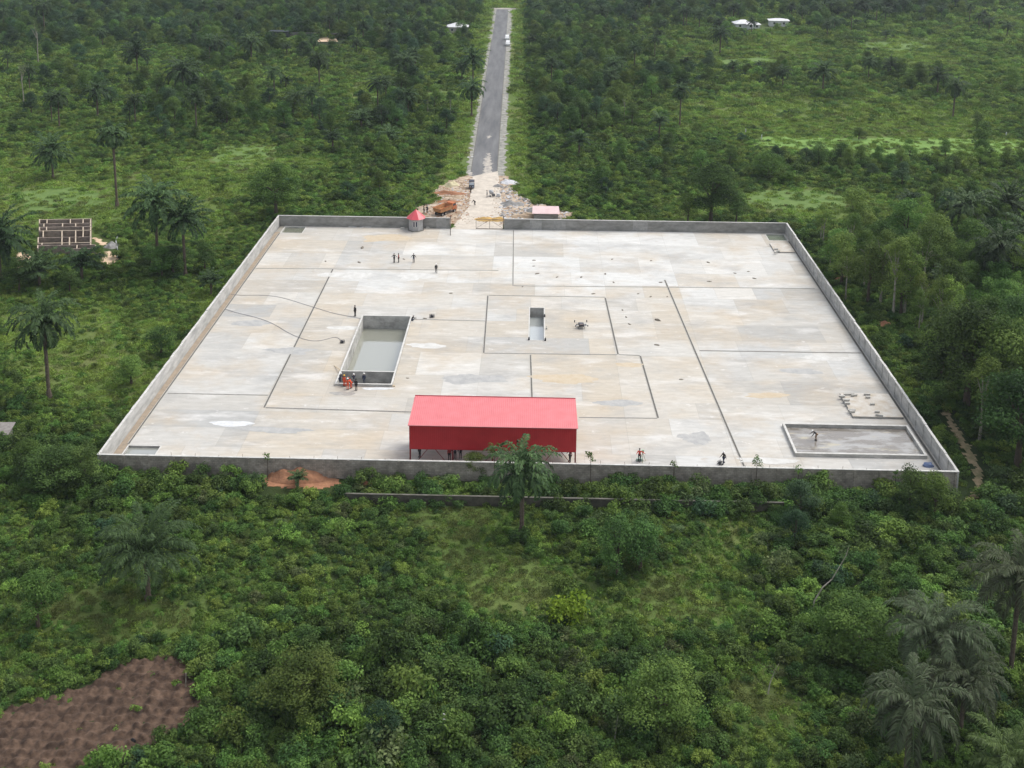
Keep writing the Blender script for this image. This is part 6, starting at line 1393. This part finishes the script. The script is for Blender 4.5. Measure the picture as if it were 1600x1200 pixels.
cand_b.sort(key=lambda c: -app(c[0], c[1], c[4])*(1 if infr(c[0], c[1]) else .1))
TONEW = {'dark': 'dark green', 'mid': 'mid green', 'light': 'light green', 'teal': 'bluish green', 'dull': 'dull olive'}
def size_word(sc): return 'large' if sc > 1.35 else 'medium' if sc > .9 else 'small'
grp = {}
for (x, y, k, i, sc, zs) in cand_b[:290]:
    u, v = PX(x, y); z = zone(u, v, y); o = bush(x, y, k, i, sc, zs, '', 'shrubs growing '+z); grp.setdefault((size_word(sc), TONEW[k], z), []).append((u, o))
for (s_, tn, z), L_ in grp.items():
    L_.sort(key=lambda a: a[0])
    for n_, (u, o) in enumerate(L_): o['label'] = ('%s %s shrub %s' % (s_, tn, z)) + ('' if len(L_) == 1 else ', %s' % ordlab(n_, len(L_)))
KB_ = sorted(BUSH.keys()); kidx = {k: i for i, k in enumerate(KB_)}
scatter('bushes', [BUSH[k] for k in KB_], [(x, y, zg(x, y)-.08, rg.random()*6.28, sc, sc*zs, kidx[(k, i)]) for (x, y, k, i, sc, zs) in cand_b[290:]], 'countless wild bushes covering the land around the yard', 'bushes')
scatter('undergrowth', HERB+CLUMP, herbs, 'low leafy undergrowth between the bushes', 'undergrowth')
scatter('grass', GRASS, grass, 'pale green grass in the open patches', 'grass')
# trees
def sel(L_, n, dmin):
    out = []
    for c_ in L_:
        if farfrom(c_[0], c_[1], out, dmin if c_[1] < 320 else dmin*1.3): out.append(c_)
    return out
cand_t = sel(cand_t, 0, 2.6); cand_t.sort(key=lambda c: app(c[0], c[1], -1)*(1 if infr(*c) else .1))
trs = []
for (x, y) in cand_t:
    u, v = PX(x, y)
    y_t = oY(y)
    if x > X1 and 100 < y_t < 175: k = rg.choice(('slender0', 'slender1', 'round1', 'big1', 'slender0', 'round4', 'slender2'))
    elif y_t > 240: k = rg.choices(('round0', 'round1', 'round2', 'big0', 'big1', 'slender1', 'spindly'), (3, 3, 3+3*(x < 0), 2, 2, .7, .25))[0]
    else: k = rg.choice(('round0', 'round1', 'round2', 'round3', 'round4'))
    bh = next(vv for kk, vv in TH.items() if k.startswith(kk))
    h = rg.uniform(2.6, 4.4) if y_t < 100 else rg.uniform(3.2, 6.) if not (x > X1 and 100 < y_t < 175) else rg.uniform(6, 10.5)
    if y_t > 240: h = rg.uniform(4.5, 8.5)
    trs.append((x, y, k, h/bh))
grp = {}
NTI = 230
for (x, y, k, sc) in trs[:NTI]:
    u, v = PX(x, y); z = zone(u, v, y); o = tree(x, y, k, sc, '', 1.); o['group'] = 'trees growing '+z; grp.setdefault((TN[k], z), []).append((u, o))
for (tn, z), L_ in grp.items():
    L_.sort(key=lambda a: a[0])
    for n_, (u, o) in enumerate(L_): o['label'] = ('%s tree %s' % (tn, z)) + ('' if len(L_) == 1 else ', %s' % ordlab(n_, len(L_)))
KT = sorted(TREES.keys()); tsrc = []
for k in KT:
    cm, tm = TREES[k]
    me = cm.copy(); tsrc.append(me)
if len(trs) > NTI: scatter('far_woodland', tsrc, [(x, y, zg(x, y), rg.random()*6.28, sc, sc, KT.index(k)) for (x, y, k, sc) in trs[NTI:]], 'far woodland of mixed trees along the horizon side', 'woodland')
# palms
cand_p = sel([c_ for c_ in cand_p if not blocked(c_[0], c_[1], 2)], 0, 4.5)
cand_p = [c_ for c_ in cand_p if farfrom(c_[0], c_[1], PALMXY, 4)]
grp = {}
for (x, y) in cand_p[:210]:
    k = rg.choice(('a', 'b', 'c', 'a', 'young', 'c')); h = rg.uniform(1.5, 3) if k == 'young' else rg.uniform(4.5, 9.5)
    u, v = PX(x, y); z = zone(u, v, y); o = palm(x, y, h, k, rg.uniform(.85, 1.15), ''); o['group'] = 'palms growing '+z
    grp.setdefault(('short' if h < 3 else 'tall' if h > 7.5 else 'medium', z), []).append((u, o))
for (s_, z), L_ in grp.items():
    L_.sort(key=lambda a: a[0])
    for n_, (u, o) in enumerate(L_): o['label'] = ('%s palm %s' % (s_, z)) + ('' if len(L_) == 1 else ', %s' % ordlab(n_, len(L_)))
print('trees', len(trs), 'palms', len(cand_p))

# ------------------------------------------------------------------ haze
if HAZE > 0:
    o = MB().box(-1500, -300, -6, 1500, 2300, 90).build('haze', bpy.data.materials.new('haze_air')); m = o.data.materials[0]; m.use_nodes = True; t = m.node_tree; t.nodes.clear()
    out = N(t, 'ShaderNodeOutputMaterial'); pv = N(t, 'ShaderNodeVolumePrincipled'); pv.inputs['Color'].default_value = (.80, .88, 1., 1); pv.inputs['Density'].default_value = HAZE; pv.inputs['Anisotropy'].default_value = .2
    t.links.new(pv.outputs[0], out.inputs['Volume']); tag(o, 'thin bluish haze over the whole landscape', 'haze', None, 'stuff')
